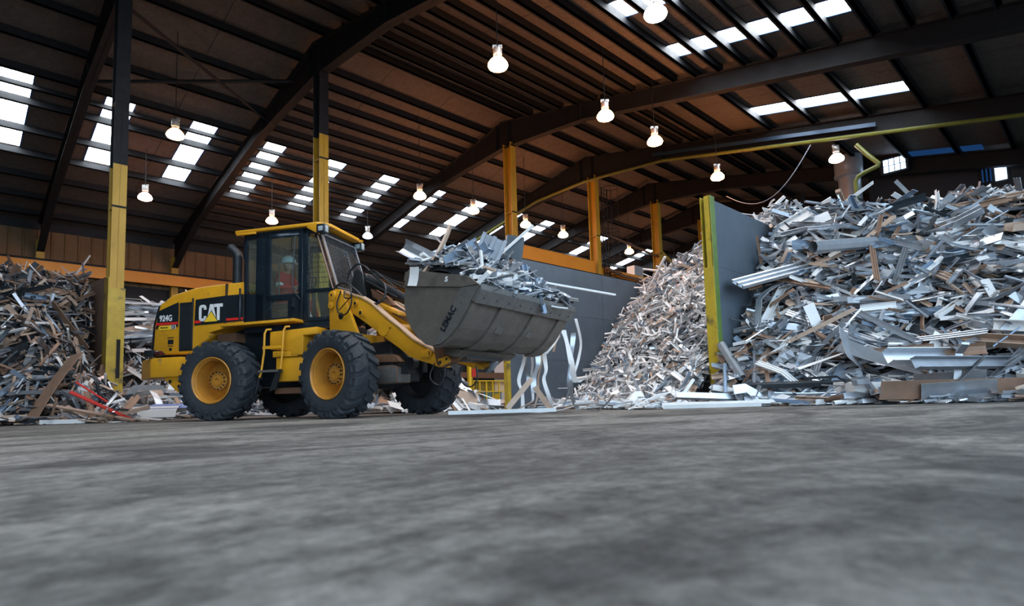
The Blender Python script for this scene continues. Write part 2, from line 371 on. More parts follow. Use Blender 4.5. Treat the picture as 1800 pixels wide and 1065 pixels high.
# partitions
def partition(l0,l1,t,z,name,mt,th=.10,seams=(),rows=()):
    mb=MB(); mb.box(l0,l1,t-th/2,t+th/2,0,z)
    for s in seams: mb.box(s-.03,s+.03,t-th/2-.012,t-th/2,0,z)
    for r in rows: mb.box(l0,l1,t-th/2-.005,t-th/2,r-.006,r+.006)
    return bld(mb,name,[mt],smooth=0,bevel=.003)
p=partition(9.6,32.,10.,3.64,'partition_wall','partition',seams=(13.3,17.2,21.),rows=(1.2,2.4)); tag(p,'dark slate steel partition behind the raised bucket','partition',kind='thing')
p=partition(9.74,24.,4.84,3.64,'partition_wall','partition',seams=(13.6,),rows=(2.45,)); tag(p,'dark slate steel partition with green-edged yellow end post, half buried by the tall heap','partition',kind='thing')
M['greenpaint']=mat('green_yellow_paint',(.16,.25,.03),.5,0,(.05,.10,.03),3,1.)
mb=MB()
mb.box(9.60,9.75,4.955,4.97,0,3.70,0); mb.box(9.70,9.72,4.895,4.955,0,3.70,1); mb.box(9.60,9.62,4.80,4.895,0,3.70,0)
mb.box(9.585,9.60,4.78,4.965,0,2.42,0); mb.box(9.60,9.765,4.775,4.79,0,3.70,1)
o=bld(mb,'end_post',['colbase','greenpaint'],smooth=0,bevel=.003); tag(o,'yellow and green steel post ending the near dark partition','post',kind='thing')
mb=MB(); mb.box(9.50,9.60,9.93,10.06,0,3.64,0); o=bld(mb,'end_post',['colbase'],smooth=0,bevel=.003); tag(o,'narrow yellow post ending the partition behind the bucket','post',kind='thing')
p=MB(); p.prism([(17.25,0),(23.,0),(23.,3.9),(19.,3.72),(17.25,3.55)],2.9,2.98,axis='x'); 
o=bld(p,'partition_wall',['brownplate'],smooth=0); tag(o,'brown steel partition running back from the yellow column at the brown heap','partition',kind='thing')
# walls out of view / far end
mb=MB(); mb.box(L0-.2,L0,T0,T1+.3,0,12.3); bld(mb,'wall_left',['darkwall'],smooth=0)
mb=MB(); mb.box(46.,46.2,T0,T1+.3,0,12.3); bld(mb,'wall_end',['darkwall'],smooth=0)
# bright loading door area in the far wall
mb=MB(); mb.box(30.5,36.5,33.36,33.44,0,4.4); bld(mb,'wall_back_panel',['whitewall'],smooth=0)
mb=MB(); mb.box(26.5,36.6,32.95,33.15,1.96,2.38); o=bld(mb,'door_3_beam',['rust'],smooth=0); o.name='trim_1'
# ------------------------------------------------------------ railing, cabinets, lamps, duct, pipes
mb=MB()
root=empty('railing',B(29.5,32.,0),0); tag(root,'yellow guard railing seen under the bucket by the bright far wall','railing')
R3=Matrix(((LX,TX,0,0),(LY,TY,0,0),(0,0,1,0),(0,0,0,1)))
def lt_child(mb,name,mats,parent,l,t,**k):
    o=mb.build(name,mats,parent=parent,**k); o.matrix_local=Matrix.Translation(-parent.location)@BW@Matrix.Translation((l,t,0)) if False else (Matrix.Translation(-Vector(parent.location))@Matrix.Translation(B(l,t,0))@BW); return o
M['railyellow']=mat('railing_yellow',(.8,.55,.03),.45)
for k in range(9):
    m_=MB(); m_.box(-.04,.04,-.04,.04,0,1.75); lt_child(m_,'post',['railyellow'],root,27.2+k*.62,32.,smooth=0)
for z in (1.68,.9,.12):
    m_=MB(); m_.box(-.03,5.,-.03,.03,z,z+.07); lt_child(m_,'rail',['railyellow'],root,27.2,31.95,smooth=0)
m_=MB()
for i in range(30): m_.box(i*.17,i*.17+.02,-.01,.01,.95,1.68)
for i in range(5): m_.box(0,5.,-.012,.012,1.05+i*.14,1.065+i*.14)
lt_child(m_,'mesh_infill',['railyellow'],root,27.2,32.04,smooth=0)
M['cabinet']=mat('blue_grey_cabinet',(.18,.3,.38),.5)
for i,(l,lab) in enumerate(((28.9,'blue-grey cabinet behind the yellow railing, the one nearer the wheel'),(29.9,'blue-grey cabinet behind the yellow railing, beside the partition post'))):
    r=empty('cabinet',B(l,32.7,0)); tag(r,lab,'cabinet')
    m_=MB(); m_.box(-.45,.45,-.25,.25,0,.98); lt_child(m_,'body',['cabinet'],r,l,32.7,smooth=0,bevel=.01)
    m_=MB(); m_.box(-.3,.12,-.275,-.25,.25,.8); lt_child(m_,'door',['s_green' if i==0 else 'decalyellow'],r,l,32.7,smooth=0)
# far yellow post with red box seen through the hose loop
mb=MB(); mb.box(-.1,.1,-.1,.1,0,3.4); o=mb.build('door_post',['railyellow'],smooth=0); o.matrix_world=Matrix.Translation(B(26.2,31.2,0))@BW; tag(o,'bright yellow post glimpsed through the hose loop under the bucket','post',kind='thing')
mb=MB(); mb.box(.14,.5,-.12,.12,1.95,2.5); o=mb.build('alarm_box',['s_red'],smooth=0,bevel=.01); o.matrix_world=Matrix.Translation(B(26.2,31.2,0))@BW; tag(o,'small red box fixed beside the bright yellow post under the bucket','box')
# lamps
def lamp(l,t,kind,label,z=8.5,s=1.):
    r=empty('high_bay_lamp',B(l,t,z)); tag(r,label,'lamp',None)
    mb=MB(); mb.lathe([(.001,.34),(.10,.34),(.11,.30),(.11,.16),(.07,.14),(.07,.10),(.11,.08)],20,axis='z'); 
    for k in range(2): mb.box(-.12,-.02+.0,-.02,.02,.34,.42) if k==0 else mb.box(.02,.12,-.02,.02,.34,.42)
    mb.build('housing',['lampbody'],parent=r)
    mb=MB(); mb.lathe([(.11,.085),(.18,.02),(.235,-.06),(.25,-.11),(.225,-.16),(.14,-.20),(.001,-.215)],24,axis='z'); mb.build('shade',[kind],parent=r)
    mb=MB(); zt=zroof(t)-z-.1; mb.tube([(0,0,.42),(0,0,zt)],.012,5); mb.build('hanger',['girder'],parent=r)
    r.scale=(s,s,s) if s!=1 else (1,1,1)
    return r
LP=[(10.76,6.33,'bulbwhite','pale pink lamp beside the short rooflight high over the column beams, topmost of all lamps'),
(9.53,10.0,'bulb','large glowing orange lamp alone among close-set purlins over the cab'),
(13.69,9.87,'bulb','orange lamp hanging just under the wide dark rafter beam'),
(16.31,9.86,'bulb','orange lamp between the wide dark rafter and the piped rafter'),
(20.85,10.01,'bulb','orange lamp over the yellow-edged near partition'),
(22.54,6.39,'bulbwhite','metal-housed lamp hanging against the galvanised duct'),
(4.78,19.09,'bulbdim','amber lamp between the two long rooflight strips by the first column'),
(5.42,25.59,'bulbred','pink-white lamp low beside the first yellow column'),
(10.27,25.51,'bulb','amber lamp directly above the cab roof'),
(13.44,18.81,'bulb','bright lamp beside the long sloping rafter, above the bucket arm'),
(16.26,18.85,'bulb','bright lamp next to the third column, over the bucket load'),
(14.75,25.03,'bulboff','unlit bell lamp hanging above the boom arms'),
(19.49,18.87,'bulb','lamp just past the third yellow column, above the orange beam'),
(22.19,18.89,'bulb','lamp between the orange beam and the ladder column'),
(27.77,18.8,'bulb','small lamp between the ladder column and the next column'),
(33.3,19.18,'bulb','smallest lamp, in front of the diagonal yellow brace')]
for (l,t,k,lab) in LP: lamp(l,t,k,lab)
# duct
r=empty('extraction_duct',(14.3,24.,0)); tag(r,'galvanised round duct rising behind the tall scrap heap','duct')
mb=MB(); mb.lathe([(.42,3.2),(.42,9.1)],32,axis='z'); mb.build('lower_pipe',['galv'],parent=r)
mb=MB(); mb.lathe([(.42,9.05),(.56,9.12),(.56,9.2),(.53,9.22),(.53,9.95)],32,axis='z'); mb.build('upper_sleeve',['galv'],parent=r)
mb=MB(); mb.lathe([(.44,7.9),(.45,7.95),(.45,8.0),(.44,8.05)],32,axis='z'); mb.build('clamp_ring',['steel'],parent=r)
# cable, pipes
def btube(name,pts,r_,mt,lab,cat,n=8):
    mb=MB(); mb.tube([B(*p) for p in pts],r_,n); o=mb.build(name,[mt]); tag(o,lab,cat); return o
def zb(t,dd=.62): return zroof(t)-.21-dd
l3=22.3-.25
btube('service_pipe',[(l3,33.,6.9),(l3,29,zb(29)-.14),(l3,24,zb(24)-.12),(l3,20.5,zb(20.5)-.12),(l3,18.3,zb(18.3,1.)-.1),(l3,17.3,zb(17.3,1.17)-.1),(l3,16.0,zb(16,1.)-.1),(l3,13,zb(13)-.1),(l3,8,zb(8)-.1),(l3,.5,zb(.5)-.1)],.07,'greenpipe','yellow-green pipe running along the underside of the fourth rafter','pipe')
mb=MB()
for (t0,t1) in ((13.5,5.0),):
    mb.add([B(22.3-.16,t0,zb(t0)+.30),B(22.3-.16,t1,zb(t1)+.30),B(22.3-.16,t1,zb(t1)+.16),B(22.3-.16,t0,zb(t0)+.16),B(22.3-.24,t0,zb(t0)+.30),B(22.3-.24,t1,zb(t1)+.30),B(22.3-.24,t1,zb(t1)+.16),B(22.3-.24,t0,zb(t0)+.16)],[(0,1,2,3),(7,6,5,4),(0,4,5,1),(1,5,6,2),(2,6,7,3),(3,7,4,0)])
M['tray']=mat('cable_tray_blue_steel',(.015,.04,.08),.4,.3)
o=mb.build('cable_tray',['tray'],smooth=0); tag(o,'bolted cable tray fixed to the side of the fourth rafter','cable tray')
btube('standpipe',[(22.,5.6,8.5),(22.,5.3,8.05),(22.,4.99,7.64),(22.,5.02,7.58),(22.,5.45,7.47),(22.,5.62,7.4),(22.,5.71,7.25),(22.,5.71,3.4)],.075,'greenpipe','bent green and yellow standpipe beside the duct','pipe')
btube('brown_pipe',[(22.6,16.6,6.35),(24,16.6,6.15),(27.6,16.55,6.05),(31,16.5,5.85),(33,16.5,5.8)],.09,'brownpipe','long brown pipe along the orange beam past the ladder column','pipe')
cab=[]
for i in range(17):
    f=i/16; cab.append((21.9,8.3-2.6*f if False else 10.2-3.2*f,(7.95+1.0*f*f)-.9*math.sin(pi*f)*.9))
btube('slack_cable',cab,.015,'cable','slack grey cable looping under the fourth rafter','cable',6)
# brace and bracing
btube('diagonal_brace',[(28.0,17.,8.2),(33.0,17.,5.9)],.09,'colyellow','yellow diagonal brace between the last two columns','brace',6)
btube('tie_pipe',[(22.3,17.,8.3),(33.,17.,7.3)],.06,'brownpipe','thin brown tie running high between the far columns','pipe',6)
btube('roof_tie',[(3.1,22.,zroof(22)-.5),(8.3,18.9,zroof(18.9)-.5)],.06,'girder','dark diagonal roof tie meeting the second column rafter','brace',6)
btube('roof_tie',[(3.1,17.6,11.),(8.3,21.2,zroof(21.2)-.55)],.05,'girder','thin dark roof tie crossing toward the second column','brace',6)
# caged ladder at 4th column
r=empty('caged_ladder',B(22.9,16.8,0)); tag(r,'dark caged ladder on the side of the fourth yellow column','ladder')
mb=MB()
for s in (-.22,.22): mb.box(s-.02,s+.02,-.02,.02,5.5,10.4)
for k in range(17): mb.box(-.22,.22,-.012,.012,5.6+k*.28,5.63+k*.28)
lt_child(mb,'rungs_and_rails',['girder'],r,22.9,16.8,smooth=0)
mb=MB()
for k in range(7):
    z=6.1+k*.7; pts=[(.36*sin(a),-.02-.36+.36*-cos(a)*-1 if False else -.36*(1-cos(a))*1.0,z) for a in np.linspace(-pi*.95,pi*.95,13)]
    mb.tube(pts,.015,4)
for a in np.linspace(-2.2,2.2,5): mb.tube([(.36*sin(a),-.36*(1-cos(a)),6.1),(.36*sin(a),-.36*(1-cos(a)),10.3)],.012,4)
lt_child(mb,'cage',['girder'],r,22.9,16.8,smooth=0)
mb=MB(); mb.box(-.4,.4,-.25,.25,6.55,7.1); o=mb.build('equipment_box',['lampbody'],smooth=0,bevel=.02); o.matrix_world=Matrix.Translation(B(26.3,17.5,0))@BW; tag(o,'small grey equipment box on the orange beam between far columns','box')
# far-end windows
for k,(t,z) in enumerate([(9.1,14.2)]): pass
for i in range(4):
    pass
mb=MB(); mb.box(28.45,28.55,T0,6.9,0,10.0); bld(mb,'wall_bay_end',['darkwall'],smooth=0)
mb=MB()
for i in range(4):
    for j in range(2): mb.box(27.50,27.54,5.33+i*.2,5.49+i*.2,9.06+j*.28,9.30+j*.28,0)
mb.box(27.54,27.66,5.23,6.23,8.98,9.66,1); bld(mb,'window_90',['farwin','girder'],smooth=0)
mb=MB(); mb.box(28.38,28.42,2.36,2.70,7.95,8.62,0); mb.box(28.42,28.46,2.3,3.2,7.85,8.7,1)
for j in range(3): mb.box(28.38,28.42,2.80+j*.12,2.85+j*.12,8.0,8.5,2)
bld(mb,'window_91',['farwin','girder','dimwin'],smooth=0)
mb=MB()
v=[(27.45,2.9,zroof(2.9)-.01),(28.1,2.9,zroof(2.9)-.01),(28.1,5.2,zroof(5.2)-.01),(27.45,5.2,zroof(5.2)-.01)]
mb.add(v+[(x,y,z-.02) for x,y,z in v],[(0,1,2,3),(7,6,5,4),(0,4,5,1),(1,5,6,2),(2,6,7,3),(3,7,4,0)]); bld(mb,'window_92',['dimwin'],smooth=0)
# dark mid column beyond the near partition
column(27.8,9.6,ztop=9.2,name='column_dark').data.materials[0]=M['rustgirder']
# ------------------------------------------------------------ wheel loader
P1,P2=.2445,.577
ld=empty('wheel_loader',(-4.72,10.99,0),-P1)
tag(ld,'yellow wheel loader on the concrete with its raised bucket full of scrap','loader')
XF=Matrix.Translation((1.438,0,0))@Matrix.Rotation(-(P2-P1),4,'Z')
def rp(mb,name,mats,parent=None,**k): return mb.build(name,mats,parent=parent or ld,**k)
def fp(mb,name,mats,parent=None,**k):
    if parent: return mb.build(name,mats,parent=parent,**k)
    return mb.build(name,mats,parent=ld,xf=XF,**k)
# --- wheels
def make_wheel():
    mb=MB()
    mb.lathe([(.388,-.205),(.392,-.222),(.378,-.232),(.366,-.222),(.360,-.200),(.352,-.196),(.352,-.178),(.338,-.17),(.33,-.1),(.322,.09),(.25,.07),(.18,.0),(.165,.0),(.165,-.02),(.10,-.02)],56)
    mb.lathe([(.001,.105),(.26,.105),(.328,.10),(.34,.12),(.352,.178),(.366,.20),(.385,.222),(.392,.21),(.388,.19)],56,1)
    w=mb.build('wheel',['yellow_rim','steel'],parent=ld)
    mb=MB(); prof=[(.385,-.20),(.41,-.226),(.47,-.242),(.54,-.242),(.60,-.225),(.632,-.19),(.64,-.08),(.64,.08),(.632,.19),(.60,.225),(.54,.242),(.47,.242),(.41,.226),(.385,.20)]
    mb.lathe(prof,72)
    N=20
    for side in (-1,1):
        for i in range(N):
            a0=2*pi*(i+(.5 if side>0 else 0))/N
            st=[(.235,.50,.565,.0,.075),(.238,.555,.640,.0,.082),(.205,.60,.671,.01,.088),(.12,.62,.6735,.06,.078),(.02,.62,.6735,.15,.07)]
            vs=[]
            for (y,r0,r1,da,wd) in st:
                for (r,ww) in ((r0,wd*1.1),(r1,wd)):
                    for sg in (-1,1):
                        a=a0+da+sg*ww/ .64/1.0*.62
                        vs.append((r*cos(a),side*(y+(.012 if r==r0 and y>.2 else 0)),r*sin(a)))
            fs=[]
            for k in range(len(st)-1):
                o=k*4; p=o+4
                fs+=[(o+2,o+3,p+3,p+2),(o,o+2,p+2,p),(o+1,p+1,p+3,o+3),(o,p,p+1,o+1)]
            fs+=[(0,1,3,2),((len(st)-1)*4,(len(st)-1)*4+2,(len(st)-1)*4+3,(len(st)-1)*4+1)]
            mb.add(vs,fs)
    t=mb.build('tyre',['rubber'],parent=w,smooth=28)
    mb=MB(); mb.lathe([(.17,.0),(.165,-.045),(.125,-.06),(.095,-.062),(.09,-.085),(.045,-.09),(.04,-.06),(.001,-.055)],40)
    for i in range(14):
        a=2*pi*i/14; c=(.143*cos(a),0,.143*sin(a))
        mb.cyl(c,.0155,-.085,-.03,6,1)
    h=mb.build('hub',['yellow_rim','chrome'],parent=w)
    return w
w0=make_wheel()
def put(w,x,y,front,flip,spin):
    m=(XF if front else Matrix.Identity(4))@Matrix.Translation((x,y,.6735))@Matrix.Rotation(pi if flip else 0,4,'Z')@Matrix.Rotation(spin,4,'Y')
    w.matrix_local=m
TRK=.993
put(w0,0,-TRK,False,False,.1)
for (x,y,f,fl,sp) in ((0,TRK,False,True,.3),(1.438,-TRK,True,False,.55),(1.438,TRK,True,True,.2)):
    c=copy_tree(w0); c.parent=ld; put(c,x,y,f,fl,sp)
# --- hood
HP=[(-1.70,1.21),(-1.67,1.75),(-1.57,2.13),(-1.31,2.30),(-.87,2.395),(-.44,2.42),(.22,2.435),(.22,1.66),(-.02,1.60),(-.38,1.50),(-.66,1.36),(-.86,1.19)]
mb=MB(); n=len(HP)
ws={0:(1,)}
def inset(p): # narrower toward the top
    return .72-.05*max(0,(p[1]-2.1))/.3
v=[(p[0],-inset(p),p[1]) for p in HP]+[(p[0],inset(p),p[1]) for p in HP]
mb.add(v,[tuple(range(n)),tuple(range(2*n-1,n-1,-1))]+[(i,i+n,(i+1)%n+n,(i+1)%n) for i in range(n)])
rp(mb,'hood',['yellow'],bevel=.035,smooth=50)
mb=MB(); mb.box(-.152,-.140,-.728,.728,1.70,2.41); mb.box(-.86,-.85,-.723,.723,1.3,2.2); rp(mb,'hood_seam',['black'],smooth=0)
mb=MB(); mb.prism([(-1.80,1.24),(-1.76,1.78),(-1.66,2.10),(-1.58,2.16),(-1.60,2.05),(-1.70,1.75),(-1.72,1.24)],-.66,.66); rp(mb,'rear_grille',['black'],bevel=.015)
Y=-.724
mb=MB()
mb.prism([(-1.615,1.715),(-1.15,1.735),(-1.15,2.145),(-1.30,2.10),(-1.60,2.00)],Y,Y+.01,0)
mb.prism([(-.80,1.70),(.215,1.72),(.215,2.195),(-.14,2.195),(-.78,2.165)],Y,Y+.01,0)
mb.box(-1.635,-1.15,Y-.002,Y,1.745,1.79,1); mb.box(-1.635,-1.59,Y-.002,Y,1.68,1.73,0); mb.box(-1.19,-1.15,Y-.002,Y,1.70,1.74,0)
mb.box(-.80,-.66,Y-.003,Y,1.735,1.785,1); mb.box(-.13,.212,Y-.003,Y,1.745,1.785,1)
o=rp(mb,'side_decal',['black','red'],smooth=0); o['label']='black hood decal with a red line'
mb=MB(); mb.box(-1.12,-.83,Y-.006,Y+.01,1.25,2.13,0)
for i in range(11): mb.box(-1.105+i*.025,-1.095+i*.025,Y-.014,Y-.005,1.28,2.09,1)
rp(mb,'side_vent',['black','steel'],smooth=0,bevel=.01)
# CAT letters from polygons
def poly_letters():
    mb=MB(); y0,y1=Y-.006,Y-.001
    z0,z1=1.765,2.06; x=-.70; w=.155; s=.052
    H=z1-z0
    # C as ring sector made of quads
    def stroke(P,Wd,mi=0):
        for (a,b) in zip(P[:-1],P[1:]):
            dx,dz=b[0]-a[0],b[1]-a[1]; L=math.hypot(dx,dz); nx,nz=-dz/L*Wd/2,dx/L*Wd/2
            ex,ez=dx/L*.004,dz/L*.004
            mb.prism([(a[0]+nx-ex,a[1]+nz-ez),(b[0]+nx+ex,b[1]+nz+ez),(b[0]-nx+ex,b[1]-nz+ez),(a[0]-nx-ex,a[1]-nz-ez)],y0,y1,mi)
    c=[(x+w-s/2,z1-.085),(x+w-s/2,z1-.05),(x+w-.045,z1-s/2),(x+.045,z1-s/2),(x+s/2,z1-.05),(x+s/2,z0+.05),(x+.045,z0+s/2),(x+w-.045,z0+s/2),(x+w-s/2,z0+.05),(x+w-s/2,z0+.085)]
    stroke(c,s)
    ax=x+w+.015; aw=.185
    mb.prism([(ax,z0+.02),(ax+.062,z1),(ax+.125,z1),(ax+aw+.01,z0+.02),(ax+aw-.05,z0+.02),(ax+.094,z1-.08),(ax+.05,z0+.02)],y0,y1,0)
    tx=ax+.145
    mb.prism([(tx,z1),(tx+.18,z1),(tx+.18,z1-.058),(tx+.118,z1-.058),(tx+.118,z0),(tx+.063,z0),(tx+.063,z1-.058),(tx,z1-.058)],y0-.0005,y1,0)
    tri=[(ax-.055,z0-.018),(ax+.095,z0+.16),(ax+.225,z0-.018)]
    mb.prism([(tri[0][0]-.02,tri[0][1]-.008),(tri[1][0],tri[1][1]+.022),(tri[2][0]+.02,tri[2][1]-.008)],y0-.003,y0-.001,2)
    mb.prism(tri,y0-.006,y0-.003,1)
    return mb
o=rp(poly_letters(),'brand_lettering',['white','decalyellow','black'],smooth=0); o['label']='large white lettering with a yellow triangle'
RX=Matrix.Rotation(pi/2,4,'X')
o=text_mesh('model_lettering','924G',.155,'white',ld,Matrix.Translation((-1.555,Y-.002,1.815))@RX,.003,.0035,.80)
mb=MB(); mb.box(-1.555,-1.29,Y-.004,Y-.001,1.655,1.735,0); mb.box(-1.30,-1.20,Y-.005,Y-.001,1.665,1.735,1); mb.box(-1.292,-1.208,Y-.006,Y-.004,1.672,1.728,2); rp(mb,'dealer_sticker',['decalyellow','white','black'],smooth=0)
text_mesh('sticker_lettering','FINNING',.045,'black',ld,Matrix.Translation((-1.53,Y-.006,1.68))@RX,.001,.001,.95)
text_mesh('sticker_lettering','CAT',.038,'white',ld,Matrix.Translation((-1.285,Y-.008,1.685))@RX,.001,.001,.85)
mb=MB(); mb.box(-1.36,-1.24,Y-.003,Y,1.39,1.47,0); mb.box(-1.37,-1.23,Y-.003,Y,1.50,1.515,0); mb.box(-1.36,-1.24,Y-.003,Y,1.35,1.362,0); mb.box(-1.33,-1.27,Y-.003,Y,1.27,1.32,0); rp(mb,'warning_sticker',['black'],smooth=0)
# counterweight
mb=MB(); mb.prism([(-1.50,-.95),(-.86,-.95),(-.86,.95),(-1.50,.95),(-2.02,.62),(-2.16,.5),(-2.16,-.5),(-2.02,-.62)],.78,1.13,axis='z'); rp(mb,'counterweight',['yellow'],bevel=.02)
mb=MB(); mb.prism([(-1.30,.80),(-.80,.80),(-.80,.56),(-.92,.50),(-1.0,.54)],-.9,-.85); mb.prism([(-1.30,.80),(-.80,.80),(-.80,.56),(-.92,.50),(-1.0,.54)],.85,.9)
for x,z in ((-1.12,.70),(-.93,.61)): mb.cyl((x,0,z),.04,-.905,-.90,16,1)
rp(mb,'tie_down_plate',['yellow','black'],bevel=.006)
for s in (-1,1):
    mb=MB(); mb.box(-1.62,-1.44,s*.92-.06,s*.92+.06,1.15,1.27,0); mb.cyl((-1.42,s*.92,1.21),.045,-.0,.12,12,1,axis='x'); mb.tube([(-1.5,s*.8,1.2),(-1.3,s*.88,1.2)],.03,8,0); rp(mb,'tail_lamp',['black','redlens'],bevel=.008)
mb=MB(); mb.box(-1.66,-.86,-.62,.62,1.0,1.24); mb.box(-.9,1.0,-.46,.46,.85,1.62); mb.box(-.5,2.05,-.36,.36,.55,1.05); mb.box(.9,1.5,-.5,.5,1.1,1.6); rp(mb,'rear_chassis',['black'],smooth=0,bevel=.02)
mb=MB(); mb.lathe([(.001,-.8),(.13,-.8),(.15,-.5),(.2,-.3),(.24,0),(.2,.3),(.15,.5),(.13,.8),(.001,.8)],24,c=(0,0,.6735)); rp(mb,'rear_axle',['steel'])
mb=MB(); mb.box(-.32,.06,-.70,.70,1.36,1.52); rp(mb,'fender_underside',['rust'],smooth=0)
# fenders / platform
for s in (-1,1):
    mb=MB(); mb.prism([(-.36,1.525),(.02,1.60),(.02,1.64),(-.36,1.555)],s*.70,s*.88)
    mb.prism([(-.05,1.60),(1.40,1.615),(1.40,1.665),(-.05,1.64)],s*.66,s*.98)
    rp(mb,'fender',['yellow'],bevel=.006)
mb=MB(); mb.cyl((-.62,0,2.40),.09,.0,.09,16,0,axis='z'); mb.cyl((-.34,.1,2.42),.10,.0,.10,16,0,axis='z')
rp(mb,'air_intake_cap',['black'])
mb=MB(); mb.lathe([(.001,2.40),(.088,2.40),(.088,3.0)],20,axis='z',c=(-.25,-.3,0)); mb.tube([(-.25,-.3,2.98),(-.27,-.3,3.05),(-.42,-.3,3.19)],.086,20); rp(mb,'exhaust_stack',['steel'])
# cab
CY0,CY1=-.72,.52
mb=MB()
mb.prism([(.24,1.66),(.24,2.22),(.46,2.18),(.60,2.14),(1.44,2.12),(1.44,2.17),(1.98,2.15),(1.96,1.66)],CY0,CY0+.05)  # near lower shell gets windows below
rp_low=None
cabmb=MB()
def post(p0,p1,wd,y0,y1,m=cabmb):
    dx,dz=p1[0]-p0[0],p1[1]-p0[1]; L=math.hypot(dx,dz); nx,nz=-dz/L*wd/2,dx/L*wd/2
    m.prism([(p0[0]+nx,p0[1]+nz),(p1[0]+nx,p1[1]+nz),(p1[0]-nx,p1[1]-nz),(p0[0]-nx,p0[1]-nz)],y0,y1)
for (y0,y1) in ((CY0,CY0+.07),(CY1-.07,CY1)):
    post((.26,1.66),(.24,3.27),.06,y0,y1)
    post((.58,1.66),(.60,3.24),.26 if y0<0 else .14,y0,y1)
    post((1.44,1.66),(1.44,3.26),.10,y0,y1)
    post((1.96,2.16),(1.68,3.10),.035,y0,y1)
    post((1.93,1.66),(1.97,2.18),.06,y0,y1)
    cabmb.box(.24,1.72,y0,y1,3.16,3.27)
    cabmb.box(.24,.62,y0,y1,1.66,2.18)
    cabmb.box(1.44,1.98,y0,y1,2.13,2.19)
    cabmb.box(.24,1.95,y0,y1,1.64,1.70)
cabmb.box(.22,.28,CY0,CY1,1.66,2.2); cabmb.box(.22,.28,CY0,CY1,3.1,3.27)
cabmb.box(.22,1.95,CY0+.02,CY1-.02,1.50,1.66)
cabmb.box(1.90,1.97,CY0,CY1,2.12,2.2); cabmb.box(1.62,1.72,CY0,CY1,3.08,3.24); cabmb.box(1.88,1.95,CY0+.1,CY1-.1,1.66,2.15)
cabmb.tube([(.16,CY0-.02,1.72),(.16,CY0-.02,2.30)],.02,6)
rp(cabmb,'cab_frame',['cab'],bevel=.008)
# door
mb=MB(); y0,y1=CY0-.03,CY0+.02
def fr(x0,x1,z0,z1,w,mi=0,m=None):
    m=m or mb
    m.box(x0,x1,y0,y1,z1-w,z1,mi); m.box(x0,x1,y0,y1,z0,z0+w,mi); m.box(x0,x0+w,y0,y1,z0+w,z1-w,mi); m.box(x1-w,x1,y0,y1,z0+w,z1-w,mi)
mb.box(.70,.78,y0,y1,1.70,3.20); mb.box(1.32,1.40,y0,y1,1.70,3.20); mb.box(.70,1.40,y0,y1,3.13,3.20); mb.box(.70,1.40,y0,y1,2.02,2.13); mb.box(.70,1.40,y0,y1,1.68,1.73); mb.box(.74,.80,y0,y1,1.7,2.05); mb.box(1.12,1.36,y0,y1,1.7,2.05)
d=rp(mb,'cab_door',['cab'],bevel=.01)
mb=MB(); mb.box(.78,1.32,CY0-.012,CY0-.004,2.13,3.13); mb.box(.79,1.13,CY0-.012,CY0-.004,1.73,2.03); mb.build('door_glass',['glass'],parent=d,smooth=0)
mb=MB(); mb.tube([(1.30,CY0-.06,3.14),(1.28,CY0-.07,3.0),(1.24,CY0-.07,2.3),(1.26,CY0-.07,2.16),(1.37,CY0-.05,2.02)],.012,6); mb.tube([(1.18,CY0-.04,2.9),(1.22,CY0-.06,3.1),(1.30,CY0-.06,3.14)],.01,6); mb.build('grab_rail',['black'],parent=d)
mb=MB(); mb.box(1.20,1.27,CY0-.06,CY0-.03,1.88,2.06); mb.cyl((1.235,0,1.93),.012,CY0-.075,CY0-.06,8,1); mb.build('door_handle',['black','chrome'],parent=d,bevel=.004)
mb=MB(); mb.prism([(.29,2.24),(.45,2.22),(.45,3.15),(.29,3.15)],CY0+.02,CY0+.026); mb.prism([(1.49,2.2),(1.94,2.19),(1.68,3.05),(1.49,3.12)],CY0+.02,CY0+.026); mb.prism([(1.49,1.7),(1.90,1.7),(1.93,2.13),(1.49,2.13)],CY0+.02,CY0+.026)
mb.prism([(.29,2.24),(1.40,2.15),(1.40,3.15),(.29,3.15)],CY1-.03,CY1-.024)
mb.prism([(1.49,2.2),(1.94,2.19),(1.68,3.05),(1.49,3.12)],CY1-.03,CY1-.024)
mb.add([(.25,CY0+.07,2.2),(.25,CY1-.07,2.2),(.25,CY1-.07,3.12),(.25,CY0+.07,3.12)],[(0,1,2,3)])
mb.add([(1.95,CY0+.06,2.2),(1.95,CY1-.06,2.2),(1.69,CY1-.06,3.09),(1.69,CY0+.06,3.09)],[(0,1,2,3)])
rp(mb,'cab_window',['glass'],smooth=0)
mb=MB(); z=3.27
mb.prism([(.07,CY0-.06),(1.70,CY0-.06),(1.86,CY0+.12),(1.86,CY1-.12),(1.70,CY1+.06),(.07,CY1+.06)],z,z+.06,axis='z')
mb.box(.10,.50,CY0-.075,CY0-.03,3.23,3.27)
mb.prism([(1.62,3.20),(1.78,3.22),(1.86,3.33),(1.66,3.34)],CY1-.03,CY1+.06)
mb.prism([(1.50,3.24),(1.74,3.10),(1.80,3.30),(1.50,3.33)],CY0-.06,CY0-.02)
rp(mb,'cab_roof',['yellow'],bevel=.015)
for (y,) in ((CY0-.02,),(CY1,)):
    mb=MB(); mb.box(1.70,1.86,y-.06,y+.06,3.12,3.28,0); mb.box(1.862,1.87,y-.05,y+.05,3.13,3.27,1); mb.box(1.73,1.83,y-.064,y-.06,3.15,3.25,1); rp(mb,'work_light',['black','lampglass'],bevel=.01)
